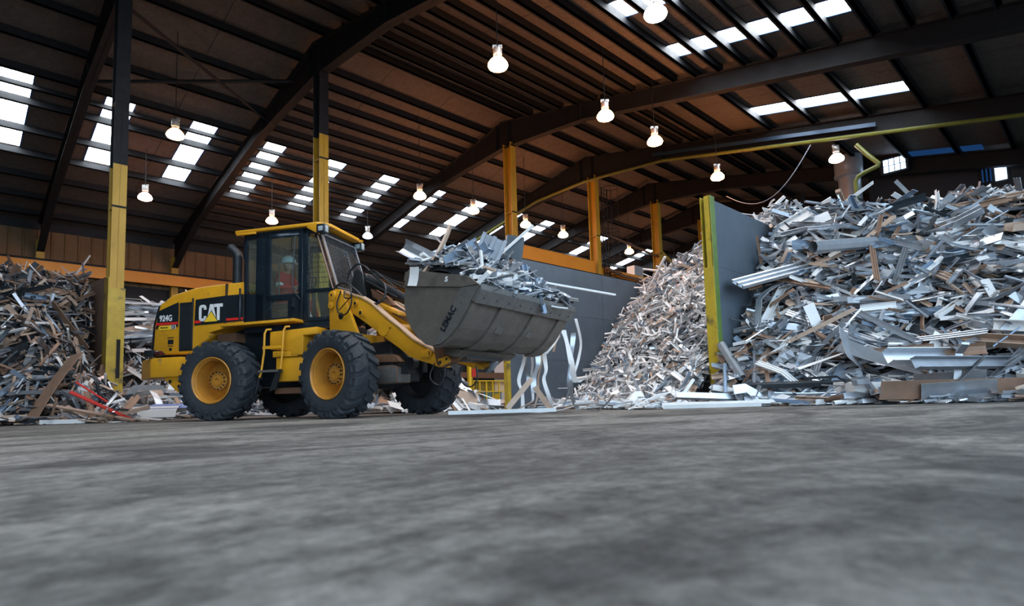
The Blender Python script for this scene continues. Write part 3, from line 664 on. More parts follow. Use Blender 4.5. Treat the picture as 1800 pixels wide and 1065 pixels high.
# windscreen guard mesh
mb=MB()
g=[Vector((1.76,CY0+.02,3.13)),Vector((1.76,CY1-.12,3.16)),Vector((2.04,CY1-.12,2.24)),Vector((2.06,CY0+.02,2.17))]
def lerp(a,b,f): return a+(b-a)*f
for (a,b) in ((g[0],g[1]),(g[1],g[2]),(g[2],g[3]),(g[3],g[0])): mb.tube([a,b],.014,6,0)
for i in range(1,20): f=i/20; mb.tube([lerp(g[0],g[1],f),lerp(g[3],g[2],f)],.0045,4,1)
for i in range(1,18): f=i/18; mb.tube([lerp(g[0],g[3],f),lerp(g[1],g[2],f)],.0045,4,1)
rp(mb,'windscreen_guard',['s_grey','steel'],smooth=0)
mb=MB()
s=[Vector((1.50,CY0-.02,3.0)),Vector((1.69,CY0-.02,2.98)),Vector((1.94,CY0-.02,2.19)),Vector((1.50,CY0-.02,2.20))]
for i in range(1,7): f=i/7; mb.tube([lerp(s[0],s[1],f),lerp(s[3],s[2],f)],.0045,4)
for i in range(0,9): f=i/9; mb.tube([lerp(s[0],s[3],f),lerp(s[1],s[2],f)],.0045,4)
rp(mb,'side_window_guard',['steel'],smooth=0)
mb=MB()
for yy in (CY0+.02,): mb.tube([(1.74,yy,3.14),(2.04,yy,2.18)],.02,6,0); mb.tube([(1.69,CY0-.02,3.10),(1.98,CY0-.02,2.16)],.012,6,0)
rp(mb,'guard_bracket',['s_brown'])
# cab interior
mb=MB(); mb.prism([(.45,1.95),(1.0,1.97),(1.0,2.06),(.55,2.06),(.50,2.70),(.38,2.70)],-.33,.2); mb.box(.55,1.0,-.2,.1,1.66,1.95); rp(mb,'seat',['black'],bevel=.03)
mb=MB(); mb.tube([(1.22,-.08,1.7),(1.18,-.08,2.38)],.04,10); 
mb.tube([(1.10+.0+.16*0+.02*cos(a)+.07*sin(a)*0+ .06*cos(a), -.08+.18*sin(a), 2.43+.13*cos(a)) for a in np.linspace(0,2*pi,25)],.013,6)
mb.tube([(1.04,-.08,2.33),(1.16,-.08,2.42),(1.18,-.08,2.55)],.012,6); rp(mb,'steering_wheel',['black'])
mb=MB(); mb.prism([(1.5,1.7),(1.86,1.7),(1.86,2.2),(1.6,2.28),(1.42,2.2)],-.35,.2); rp(mb,'dashboard',['steel'],bevel=.03)
mb=MB(); mb.tube([(.84,CY0+.12,2.12),(.84,CY0+.12,2.68),(.82,CY0+.12,2.74),(.72,CY0+.12,2.76)],.012,6); rp(mb,'arm_rail',['black'])
# tanks, ladder
mb=MB(); mb.prism([(.93,1.46),(1.82,1.50),(1.82,1.38),(1.56,1.37),(1.56,1.05),(1.33,1.05),(1.33,1.12),(.93,1.16)],-.96,-.62); rp(mb,'battery_box',['yellow'],bevel=.012)
mb=MB(); mb.box(1.03,1.55,-.93,-.6,.62,1.02); rp(mb,'fuel_tank',['yellow'],bevel=.015)
mb=MB(); mb.box(.98,1.45,-.95,-.6,1.03,1.13,0); mb.cyl((1.06,0,1.10),.012,-.97,-.95,8,1); mb.cyl((1.06,0,1.05),.012,-.97,-.95,8,1); rp(mb,'valve_plate',['yellow','black'],bevel=.006)
mb=MB(); mb.box(.95,1.62,-.85,.85,.42,.52); rp(mb,'belly_guard',['rust'],smooth=0,bevel=.01)
mb=MB()
mb.tube([(.96,-.96,1.50),(.91,-1.02,1.49),(.89,-1.04,1.42),(.88,-1.04,1.1),(.83,-1.04,.78),(.80,-1.04,.70)],.018,8,0)
mb.tube([(1.31,-.96,1.53),(1.27,-1.02,1.52),(1.25,-1.04,1.45),(1.23,-1.04,1.1),(1.19,-1.04,.80)],.018,8,0)
mb.box(.86,1.26,-1.055,-1.03,1.165,1.215,0)
mb.box(.80,1.17,-1.08,-.86,.78,.815,1)
rp(mb,'access_ladder',['yellow','bucket2'],bevel=0)
mb=MB(); mb.prism([(1.13,.82),(1.22,.82),(1.12,.50),(1.00,.46)],-1.06,-1.03); mb.tube([(.80,-1.04,.72),(.72,-1.04,.42),(.80,-1.04,.50),(.9,-1.04,.53),(1.02,-1.04,.52)],.008,5); rp(mb,'hanging_step',['hose'])
# ---------------- front frame
mb=MB(); 
TWR=[(.72,1.25),(.70,2.01),(.73,2.07),(.78,2.11),(.86,2.135),(.97,2.11),(1.04,2.02),(1.36,1.38),(1.42,1.25)]
for y0,y1 in ((-.56,-.50),(.50,.56)): mb.prism(TWR,y0,y1,0)
mb.box(.75,1.3,-.5,.5,1.15,1.35,0)
for y in (-.56,):
    mb.cyl((.81,0,2.02),.085,y-.04,y,20,0); mb.cyl((.77,0,1.86),.06,y-.035,y,16,0); mb.prism([(.715,1.86),(.725,2.03),(.895,2.03),(.83,1.83)],y-.03,y,0)
    mb.cyl((.81,0,2.03),.028,y-.045,y-.04,12,1); mb.cyl((.99,0,1.66),.062,y-.003,y,20,1); mb.cyl((.775,0,1.86),.015,y-.04,y-.035,10,1)
rp_t=fp(mb,'loader_tower',['yellow','black'],bevel=.006)
mb=MB(); mb.box(.2,1.9,-.33,.33,.55,1.2); mb.box(-.15,.5,-.2,.2,.6,1.3); mb.box(.5,2.0,-.42,-.30,.70,1.0); mb.box(.5,2.0,.30,.42,.70,1.0); fp(mb,'front_chassis',['steel'],bevel=.02,smooth=0)
mb=MB(); mb.prism([(1.40,1.00),(2.02,.97),(2.12,.93),(2.2,.84),(2.12,.84),(1.4,.87)],-.45,-.2,0); mb.prism([(1.45,.52),(2.14,.52),(2.16,.76),(2.05,.80),(1.45,.80)],-.46,-.16,1); fp(mb,'front_bumper_box',['rust','bucket2'],bevel=.012)
mb=MB(); mb.lathe([(.001,-.8),(.12,-.8),(.14,-.5),(.2,-.3),(.24,0),(.2,.3),(.14,.5),(.12,.8),(.001,.8)],24,c=(1.438,0,.6735)); fp(mb,'front_axle',['steel'])
mb=MB(); mb.tube([(2.3,-.3,.82),(2.2,-.3,.92),(1.9,-.3,1.25),(1.5,-.3,1.55)],[.06,.06,.055,.03],12,0); mb.cyl((2.32,0,.82),.085,-.36,-.24,20,0); mb.cyl((2.32,0,.82),.04,-.365,-.36,12,1); mb.box(2.12,2.30,-.38,-.22,.66,.80,0)
fp(mb,'lift_cylinder',['steel','black'],bevel=0)
# boom arms
BT=[(.80,2.08),(.95,2.08),(1.11,2.01),(1.38,1.93),(1.62,1.80),(1.92,1.57),(2.22,1.36),(2.52,1.14),(2.86,.97),(3.02,.88)]
BBt=[(3.14,.79),(3.14,.70),(3.0,.71),(2.85,.77),(2.67,.82),(2.42,.91),(2.22,1.05),(2.0,1.18),(1.7,1.38),(1.38,1.58),(1.13,1.73),(.85,1.88),(.76,1.97)]
for s,nm in ((-1,'boom_arm'),(1,'boom_arm')):
    mb=MB(); y0,y1=(-.49,-.39) if s<0 else (.39,.49)
    mb.prism(BT+BBt,y0,y1,0)
    for a,b in zip(BT[1:-1],BT[2:]): mb.prism([(a[0],a[1]),(b[0],b[1]),(b[0],b[1]+.035),(a[0],a[1]+.035)],min(y0,y1)-.02,max(y0,y1)+.02,1)
    fs=y0 if s<0 else y1; d=-1 if s<0 else 1
    for (x,z,r) in ((1.28,1.85,.032),(1.40,1.68,.04),(2.82,.93,.045)):
        mb.cyl((x,0,z),r*1.6,min(fs,fs+d*.02),max(fs,fs+d*.02),16,0); mb.cyl((x,0,z),r,min(fs,fs+d*.028),max(fs,fs+d*.028),12,2)
    mb.box(1.46,1.50,min(fs,fs+d*.025),max(fs,fs+d*.025),1.60,1.78,0)
    mb.box(2.68,2.84,min(fs,fs+d*.03),max(fs,fs+d*.03),.87,.97,0)
    mb.box(2.0,2.06,min(fs,fs+d*.006),max(fs,fs+d*.006),1.36,1.39,2)
    fp(mb,nm,['yellow','s_tan','black'],bevel=.006)
mb=MB(); mb.tube([(1.9,-.5,1.38),(1.9,.5,1.38)],.12,16); fp(mb,'cross_tube',['yellow'])
mb=MB(); mb.prism([(1.30,1.62),(1.55,1.52),(2.2,1.05),(2.0,.95),(1.5,1.2)],-.05,.05); fp(mb,'tilt_lever_plate',['rust'],bevel=.01)
# tilt cylinder and its lugs
mb=MB(); mb.tube([(1.02,-.02,2.36),(1.10,-.02,2.33),(1.86,-.02,1.93),(2.25,-.02,1.72)],.085,18,0); mb.tube([(2.25,-.02,1.72),(3.0,-.02,1.36)],.04,12,1); mb.lathe([(.001,-.1),(.095,-.1),(.095,.08),(.001,.08)],16,0,'y',(1.0,0,2.37))
mb.tube([(1.12,-.12,2.30),(1.85,-.12,1.92)],.018,8,0)
fp(mb,'tilt_cylinder',['steel','chrome'])
mb=MB()
for y in (-.16,.12): mb.prism([(.84,1.5),(.80,2.3),(.88,2.50),(.98,2.52),(1.06,2.44),(1.12,2.1),(1.25,1.6)],y,y+.04)
fp(mb,'tilt_bracket',['steel'],bevel=.006)
mb=MB(); mb.prism([(1.20,2.16),(1.50,1.98),(1.62,1.84),(1.25,2.0)],-.1,.1); mb.prism([(1.45,1.95),(2.2,1.50),(2.55,1.30),(2.1,1.4),(1.5,1.72)],.1,.2,1); mb.prism([(1.55,1.86),(2.0,1.66),(2.02,1.60),(1.58,1.78)],-.3,-.1,2); fp(mb,'arm_cover_plate',['rust','s_tan','yellow'],bevel=.004)
# hoses
def arc(pts,n=10):
    P=[Vector(p) for p in pts]; out=[]
    for i in range(len(P)-1):
        p0=P[max(i-1,0)];p1=P[i];p2=P[i+1];p3=P[min(i+2,len(P)-1)]
        for k in range(n):
            t=k/n; out.append(.5*((2*p1)+(-p0+p2)*t+(2*p0-5*p1+4*p2-p3)*t*t+(-p0+3*p1-3*p2+p3)*t**3))
    out.append(P[-1]); return out
hoses=[[(.74,-.50,2.02),(.80,-.50,2.18),(1.02,-.50,2.22),(1.25,-.48,2.08),(1.50,-.46,1.86),(1.68,-.44,1.80),(1.82,-.40,1.88),(1.80,-.35,2.08),(1.62,-.3,2.22),(1.40,-.2,2.34),(1.28,-.1,2.38)],
[(.72,-.2,2.25),(.78,-.2,2.46),(.96,-.18,2.60),(1.14,-.16,2.54),(1.3,-.14,2.40),(1.6,-.14,2.26),(2.1,-.14,2.02)],
[(.58,-.46,1.86),(.66,-.49,1.74),(.80,-.49,1.71),(.95,-.49,1.74),(1.05,-.50,1.84)],
[(1.02,-.58,2.08),(.94,-.6,1.86),(1.0,-.6,1.70),(1.16,-.6,1.68),(1.28,-.6,1.82),(1.26,-.58,2.02),(1.18,-.54,2.14),(1.0,-.5,2.16)],
[(1.1,-.58,2.06),(1.13,-.6,1.95),(1.26,-.6,1.93),(1.30,-.6,1.98)],
[(1.0,-.6,1.76),(1.12,-.6,1.84),(1.26,-.6,1.93)],
[(1.2,-.13,2.42),(1.45,-.12,2.36),(1.75,-.12,2.22),(2.0,-.12,2.12)],
[(1.15,-.12,2.46),(1.4,-.2,2.42),(1.6,-.2,2.28),(1.9,-.2,2.05)]]
for i,h in enumerate(hoses):
    mb=MB(); mb.tube(arc(h),[.020,.016,.009,.012,.012,.008,.014,.012][i],8); fp(mb,'hydraulic_hose',['hose'])
lh=[[(2.98,-.45,.86),(2.90,-.5,.72),(2.86,-.52,.58),(2.92,-.5,.48),(3.02,-.48,.46),(3.08,-.46,.58),(3.09,-.45,.78)],
[(3.03,0,.73),(3.01,0,.58),(3.08,0,.46),(3.19,0,.42),(3.30,0,.48),(3.34,0,.60),(3.31,0,.74)]]
for h in lh:
    mb=MB(); mb.tube(arc(h),.011,8); fp(mb,'hydraulic_hose',['hose'])
mb=MB()
for s in (-1,1):
    y=s*.5
    mb.prism([(2.95,1.04),(3.2,1.12),(3.46,1.0),(3.48,.84),(3.36,.76),(3.12,.70),(3.02,.74)],y-.05,y+.02,0)
    mb.prism([(3.06,.82),(3.26,.86),(3.29,.76),(3.12,.70)],y-.09,y-.05,1)
    mb.cyl((3.12,0,.77),.028,y-.1,y-.09,12,2); mb.cyl((3.24,0,.81),.022,y-.1,y-.09,12,2); mb.cyl((3.40,0,.87),.05,y-.06,y-.05,14,2); mb.cyl((3.40,0,.87),.085,y-.055,y-.04,18,0)
mb.box(3.05,3.5,-.45,.45,.80,.98,3)
fp(mb,'quick_coupler',['rust','yellow','black','steel'],bevel=.006)
mb=MB(); mb.prism([(3.34,.92),(3.46,.90),(3.50,.78),(3.40,.66),(3.28,.62),(3.36,.72),(3.36,.80)],.28,.34); fp(mb,'hook',['s_grey'],bevel=.005)
# ---------------- bucket
BP=[(3.17,1.98),(3.09,1.79),(3.07,1.52),(3.12,1.33),(3.20,1.18),(3.31,1.06),(3.44,.96),(3.56,.93),(3.70,.945),(3.83,1.02),(3.97,1.145),(4.10,1.31),(4.23,1.49),(4.34,1.63)]
cen=Vector((3.65,0,1.6))
mb=MB(); W=1.25
inn=[]
for i,p in enumerate(BP):
    a=BP[max(i-1,0)];b=BP[min(i+1,len(BP)-1)]; dx,dz=b[0]-a[0],b[1]-a[1]; L=math.hypot(dx,dz); inn.append((p[0]-dz/L*.025*-1*-1,p[1]+dx/L*.025))
for i in range(len(BP)-1): mb.prism([BP[i],BP[i+1],inn[i+1],inn[i]],-W,W,0)
bk=fp(mb,'bucket',['bucket'],smooth=40)
def bc(mb,name,mats,**k):
    o=mb.build(name,mats,parent=bk,**k); return o
side=BP+[(4.18,1.76)]
for s in (-1,1):
    mb=MB(); y0,y1=(-W-.015,-W+.015) if s<0 else (W-.015,W+.015)
    mb.prism(side,y0,y1,0)
    d=-1 if s<0 else 1; f=y0 if s<0 else y1
    def yy(e): return (min(f,f+d*e),max(f,f+d*e))
    mb.prism([(3.17,1.99),(4.18,1.765),(4.34,1.64),(4.06,1.64),(3.085,1.775)],*yy(.02),0)
    mb.prism([(4.34,1.63),(4.10,1.31),(3.97,1.145),(3.83,1.02),(3.70,.945),(3.60,.935),(4.02,1.60),(4.06,1.64)],*yy(.012),1)
    for (x,z) in ((3.40,1.42),(4.06,1.45)): mb.cyl((x,0,z),.012,*yy(.016),8,2)
    bc(mb,'side_plate',['bucket','bucket2','black'],smooth=0,bevel=.004)
ang=math.atan2(1.44-1.14,3.99-3.77)
text_mesh('plate_lettering','LEMAC',.125,'black',bk,Matrix.Translation((3.77,-W-.03,1.09))@Matrix.Rotation(-ang,4,'Y')@RX,.004,.003,.92)
text_mesh('plate_mark','5',.09,'white',bk,Matrix.Translation((3.80,-W-.038,1.745))@Matrix.Rotation(.2,4,'Y')@RX,.003,.003,1.1)
# cutting edge in bolted segments
ex,ez=4.34-4.23,1.63-1.49; L=math.hypot(ex,ez); ux,uz=ex/L,ez/L; nx,nz=uz,-ux
for k,(ya,yb) in enumerate(((-W-.02,-.42),(-.415,.42),(.425,W+.02))):
    mb=MB(); o_=.0
    q=[(4.21,1.455),(4.21+ux*.19,1.455+uz*.19),(4.21+ux*.25+nx*.012,1.455+uz*.25+nz*.012),(4.21+ux*.19+nx*.055,1.455+uz*.19+nz*.055),(4.21+nx*.06,1.455+nz*.06)]
    mb.prism(q,ya,yb,0)
    nb=3
    for j in range(nb):
        y=ya+(yb-ya)*(j+.5)/nb
        c=(4.21+ux*.085+nx*.058,1.455+uz*.085+nz*.058)
        mb.prism([(c[0]-ux*.022,c[1]-uz*.022),(c[0]+ux*.022,c[1]+uz*.022),(c[0]+ux*.022+nx*.008,c[1]+uz*.022+nz*.008),(c[0]-ux*.022+nx*.008,c[1]-uz*.022+nz*.008)],y-.012,y+.012,1)
    bc(mb,'cutting_edge',['bucket2','black'],smooth=0,bevel=.006)
# wear straps on the underside
def off(i,d):
    p=BP[i];a=BP[max(i-1,0)];b=BP[min(i+1,len(BP)-1)]; dx,dz=b[0]-a[0],b[1]-a[1]; L=math.hypot(dx,dz); return (p[0]+dz/L*d,p[1]-dx/L*d)
for (ya,yb) in ((-1.25,-1.16),(-.62,-.26),(.22,.52),(.98,1.25)):
    mb=MB(); 
    for i in range(7,12): mb.prism([BP[i],BP[i+1],off(i+1,.03),off(i,.03)],ya,yb,0)
    bc(mb,'wear_strap',['bucket'],smooth=0,bevel=.004)
for (ya,yb) in ((-.50,-.34),(.30,.44)):
    mb=MB(); mb.prism([off(10,.03),((off(10,.03)[0]*.55+off(11,.03)[0]*.45),(off(10,.03)[1]*.55+off(11,.03)[1]*.45)),((off(10,.045)[0]*.55+off(11,.045)[0]*.45),(off(10,.045)[1]*.55+off(11,.045)[1]*.45)),off(10,.045)],ya,yb); bc(mb,'wear_plate',['bucket2'],smooth=0)
mb=MB(); mb.prism([(3.17,1.98),(3.12,1.85),(3.05,1.86),(3.08,1.98)],-W,W); mb.prism([(3.3,1.02),(3.6,.90),(3.45,.82),(3.28,.88)],-.7,.7); bc(mb,'back_stiffener',['bucket'],smooth=0,bevel=.006)
# ------------------------------------------------------------ operator
def skin_mesh(name,pts,edges,rad,voxel=.012,extra=None):
    me=bpy.data.meshes.new(name); me.from_pydata([Vector(p) for p in pts],edges,[]); o=bpy.data.objects.new(name,me); C.objects.link(o)
    md=o.modifiers.new('s','SKIN'); 
    for i,sv in enumerate(me.skin_vertices[0].data): sv.radius=(rad[i],rad[i]); sv.use_root=(i==0)
    su=o.modifiers.new('u','SUBSURF'); su.levels=2
    dg=bpy.context.evaluated_depsgraph_get(); m2=bpy.data.meshes.new_from_object(o.evaluated_get(dg))
    bpy.data.objects.remove(o)
    if extra:
        bm=bmesh.new(); bm.from_mesh(m2)
        for (c,r) in extra:
            ret=bmesh.ops.create_icosphere(bm,subdivisions=3,radius=1)
            bmesh.ops.transform(bm,matrix=Matrix.Translation(c)@Matrix.Diagonal((*r,1)),verts=ret['verts'])
        bm.to_mesh(m2); bm.free()
    o=bpy.data.objects.new(name,m2); C.objects.link(o)
    rm=o.modifiers.new('r','REMESH'); rm.mode='VOXEL'; rm.voxel_size=voxel
    dg=bpy.context.evaluated_depsgraph_get(); m3=bpy.data.meshes.new_from_object(o.evaluated_get(dg)); bpy.data.objects.remove(o)
    m3.polygons.foreach_set('use_smooth',[True]*len(m3.polygons))
    return m3
SH=Vector((0.12,-.12,0))
def S(x,y,z): return (x+SH.x,y+SH.y,z)
J={'pel':S(.50,0,2.12),'sp':S(.50,0,2.28),'ch':S(.52,0,2.48),'nk':S(.545,0,2.64),'nk2':S(.56,0,2.70),
'shL':S(.53,-.17,2.575),'elL':S(.56,-.24,2.34),'wrL':S(.80,-.12,2.35),'haL':S(.865,-.10,2.36),
'shR':S(.53,.17,2.575),'elR':S(.62,.24,2.36),'wrR':S(.84,.12,2.42),'haR':S(.90,.11,2.43),
'hpL':S(.52,-.10,2.10),'knL':S(.96,-.17,2.08),'anL':S(1.06,-.17,1.74),'toL':S(1.22,-.17,1.70),
'hpR':S(.52,.10,2.10),'knR':S(.96,.17,2.08),'anR':S(1.06,.17,1.74),'toR':S(1.22,.17,1.70)}
K=list(J); ix={k:i for i,k in enumerate(K)}
E_=[('pel','sp'),('sp','ch'),('ch','nk'),('nk','nk2'),('ch','shL'),('shL','elL'),('elL','wrL'),('wrL','haL'),('ch','shR'),('shR','elR'),('elR','wrR'),('wrR','haR'),('pel','hpL'),('hpL','knL'),('knL','anL'),('anL','toL'),('pel','hpR'),('hpR','knR'),('knR','anR'),('anR','toR')]
R_={'pel':.13,'sp':.125,'ch':.14,'nk':.058,'nk2':.05,'sh':.062,'el':.042,'wr':.028,'ha':.032,'hp':.085,'kn':.062,'an':.042,'to':.04}
def rr(k): return R_[k] if k in R_ else R_[k[:2]]
pts=[J[k] for k in K]; rad=[rr(k) for k in K]; ed=[(ix[a],ix[b]) for a,b in E_]
# fingers
for s,h,w in (('L','haL','wrL'),('R','haR','wrR')):
    hv=Vector(J[h]); d=(hv-Vector(J[w])).normalized()
    for j,(oy,ln) in enumerate(((-.027,.030),(-.009,.036),(.009,.034),(.026,.027))):
        b0=len(pts); pts+= [tuple(hv+d*.02+Vector((0,oy,.01))),tuple(hv+d*(.035+ln*.6)+Vector((0,oy,.0))),tuple(hv+d*(.03+ln)+Vector((0,oy,-.03)))]; rad+=[.011,.010,.009]
        ed+=[(ix[h],b0),(b0,b0+1),(b0+1,b0+2)]
    b0=len(pts); sy=.035 if s=='L' else -.035
    pts+=[tuple(hv+Vector((-.01,sy,.012))),tuple(hv+Vector((.03,sy*1.5,.012)))]; rad+=[.013,.010]; ed+=[(ix[h],b0),(b0,b0+1)]
hd=Vector(S(.585,-.01,2.80))
ex_=[(hd,(.092,.076,.118)),(hd+Vector((.012,-.004,-.055)),(.075,.06,.065)),(hd+Vector((.094,-.012,-.018)),(.02,.014,.024)),(hd+Vector((.0,-.08,-.01)),(.02,.012,.03)),(hd+Vector((.0,.076,-.01)),(.02,.012,.03)),(hd+Vector((.082,-.01,-.062)),(.016,.028,.009)),(hd+Vector((.082,-.01,.022)),(.014,.055,.012))]
me=skin_mesh('person',pts,ed,rad,.011,ex_); me.materials.clear(); me.materials.append(M['skin'])
per=bpy.data.objects.new('person',me); C.objects.link(per); per.matrix_world=Matrix.Translation(ld.location)@Matrix.Rotation(-P1,4,'Z')
tag(per,'person in red coveralls and white hard hat seated at the loader wheel','person')
# clothing slightly larger, cut at neck and wrists
K2=[k for k in K if k not in ('nk2','haL','haR')]; i2={k:i for i,k in enumerate(K2)}
me=skin_mesh('coverall',[J[k] for k in K2],[(i2[a],i2[b]) for a,b in E_ if a in i2 and b in i2],[rr(k)*1.16+.008 for k in K2],.014); me.materials.clear(); me.materials.append(M['coverall'])
cv=bpy.data.objects.new('coverall',me); C.objects.link(cv); cv.parent=per
mb=MB()
for s in ('L','R'):
    a,b=Vector(J['sh'+s]),Vector(J['el'+s]); p=a.lerp(b,.78); d=(b-a).normalized()*.025
    mb.tube([p-d,p+d],.066,14)
o=mb.build('reflective_band',['white'],parent=per)
mb=MB()
for i in range(2): 
    for s in (-.032,.012): mb.cyl((hd.x+.088,hd.y+s,hd.z+.006),.009,-.004,.004,8)
mb.build('eye',['black'],parent=per)
for s in ('L','R'):
    h=Vector(J['ha'+s]); 
mb=MB(); prof=[(.128,.03),(.126,.05),(.118,.10),(.09,.145),(.05,.168),(.001,.175)]
mb.lathe(prof,28,axis='z',c=(hd.x,hd.y,hd.z)); mb.lathe([(.126,.035),(.150,.025),(.150,.018),(.12,.026)],28,axis='z',c=(hd.x+.012,hd.y,hd.z)); mb.prism([(hd.x+.07,hd.z+.03),(hd.x+.19,hd.z+.012),(hd.x+.19,hd.z+.018),(hd.x+.07,hd.z+.042)],hd.y-.09,hd.y+.09)
mb.build('hard_hat',['helmet'],parent=per)
# ------------------------------------------------------------ scrap
def prof(kind,w,th,r):
    if kind=='flat': return [(-w/2,-th/2),(w/2,-th/2),(w/2,th/2),(-w/2,th/2)]
    if kind=='angle':
        h=w*r; return [(-w/2,0),(w/2,0),(w/2,th),(-w/2+th,th),(-w/2+th,h),(-w/2,h)]
    if kind=='channel':
        h=w*r; return [(-w/2,0),(w/2,0),(w/2,h),(w/2-th,h),(w/2-th,th),(-w/2+th,th),(-w/2+th,h),(-w/2,h)]
    if kind=='box':
        h=w*r; return [(-w/2,-h/2),(w/2,-h/2),(w/2,h/2),(-w/2,h/2)]
    if kind=='tube': return [(w/2*cos(a),w/2*sin(a)) for a in np.linspace(0,2*pi,9)[:-1]]
    if kind=='curved':
        k=[(w/2*sin(a),w*.6*(1-cos(a))) for a in np.linspace(-1.1,1.1,5)]
        return k+[(x,z+th) for x,z in reversed(k)]
    if kind=='ribbed':
        a=w/2; g=w*.16; return [(-a,0),(a,0),(a,g+th),(a*.72,g+th),(a*.72,th),(a*.15,th),(a*.15,g+th),(-a*.15,g+th),(-a*.15,th),(-a*.72,th),(-a*.72,g+th),(-a,g+th)]
def piece_np(kind,L,w,th,r,bend,kink,twist):
    P=np.array(prof(kind,w,th,r)); k=len(P)
    ns=2 if (abs(bend)<.05 and abs(kink)<.05 and abs(twist)<.05) else 6
    s=np.linspace(-.5,.5,ns); x=0;z=0;a=-bend/2; vs=[]
    cx=[0.];cz=[0.];an=[a]
    for i in range(1,ns):
        a+=bend/(ns-1)+(kink if i==ns//2 else 0); cx.append(cx[-1]+L/(ns-1)*cos(a)); cz.append(cz[-1]+L/(ns-1)*sin(a)); an.append(a)
    mx,mz=(cx[0]+cx[-1])/2,sum(cz)/len(cz)
    for i in range(ns):
        t=twist*s[i]; c,sn=cos(t),sin(t); y=P[:,0]*c-P[:,1]*sn; zz=P[:,0]*sn+P[:,1]*c
        vs.append(np.stack([cx[i]-mx-zz*sin(an[i]),y,cz[i]-mz+zz*cos(an[i])],1))
    V=np.concatenate(vs); F=[]
    for i in range(ns-1):
        for j in range(k): F.append((i*k+j,i*k+(j+1)%k,(i+1)*k+(j+1)%k,(i+1)*k+j))
    if kind!='tube': F+=[tuple(range(k-1,-1,-1)),tuple((ns-1)*k+j for j in range(k))]
    return V,F
def orient(nrm,ang,tilt,roll):
    n=np.array(nrm,float); n/=np.linalg.norm(n)
    h=np.cross(n,[0,0,1.]); h=h/np.linalg.norm(h) if np.linalg.norm(h)>1e-3 else np.array([1.,0,0])
    u=np.cross(n,h)
    x=h*cos(ang)+u*sin(ang); x=x*cos(tilt)+n*sin(tilt); x/=np.linalg.norm(x)
    y=np.cross(n,x); y/=np.linalg.norm(y); z=np.cross(x,y)
    y2=y*cos(roll)+z*sin(roll); z2=np.cross(x,y2)
    return np.stack([x,y2,z2],1)
KN=['flat','angle','channel','box','tube','curved','ribbed']
NAME={'flat':'sheet_offcut','angle':'angle_offcut','channel':'channel_offcut','box':'bar_offcut','tube':'tube_offcut','curved':'curled_offcut','ribbed':'ribbed_offcut'}
MIX_ALU=(['s_alu','s_white','s_grey','s_blue','s_dark','s_tan','s_brown'])
lv=np.array([LX,LY,0.]); tv=np.array([TX,TY,0.]); zv=np.array([0,0,1.])
def wpt(l,t,z): return lv*l+tv*t+zv*z
def rand_piece(sz,wid,kp,heavy=1.):
    kind=KN[rng.choice(len(KN),p=kp)]
    L=float(np.clip(rng.lognormal(math.log(sz),.42),sz*.35,sz*2.1)); w=float(np.clip(rng.lognormal(math.log(wid),.45),wid*.35,wid*3.))
    if kind=='tube': w*=.6
    if kind in('flat','curved') and rng.random()<.3: w*=1.8
    w=min(w,L*.45)
    th=max(.003,min(.012,w*.07)); r=rng.uniform(.3,.9)
    bend=rng.normal(0,.35) if rng.random()<.45 else 0; kink=rng.normal(0,.6) if rng.random()<.22 else 0; tw=rng.normal(0,.6) if rng.random()<.3 else 0
    return kind,L,w,th,r,bend,kink,tw
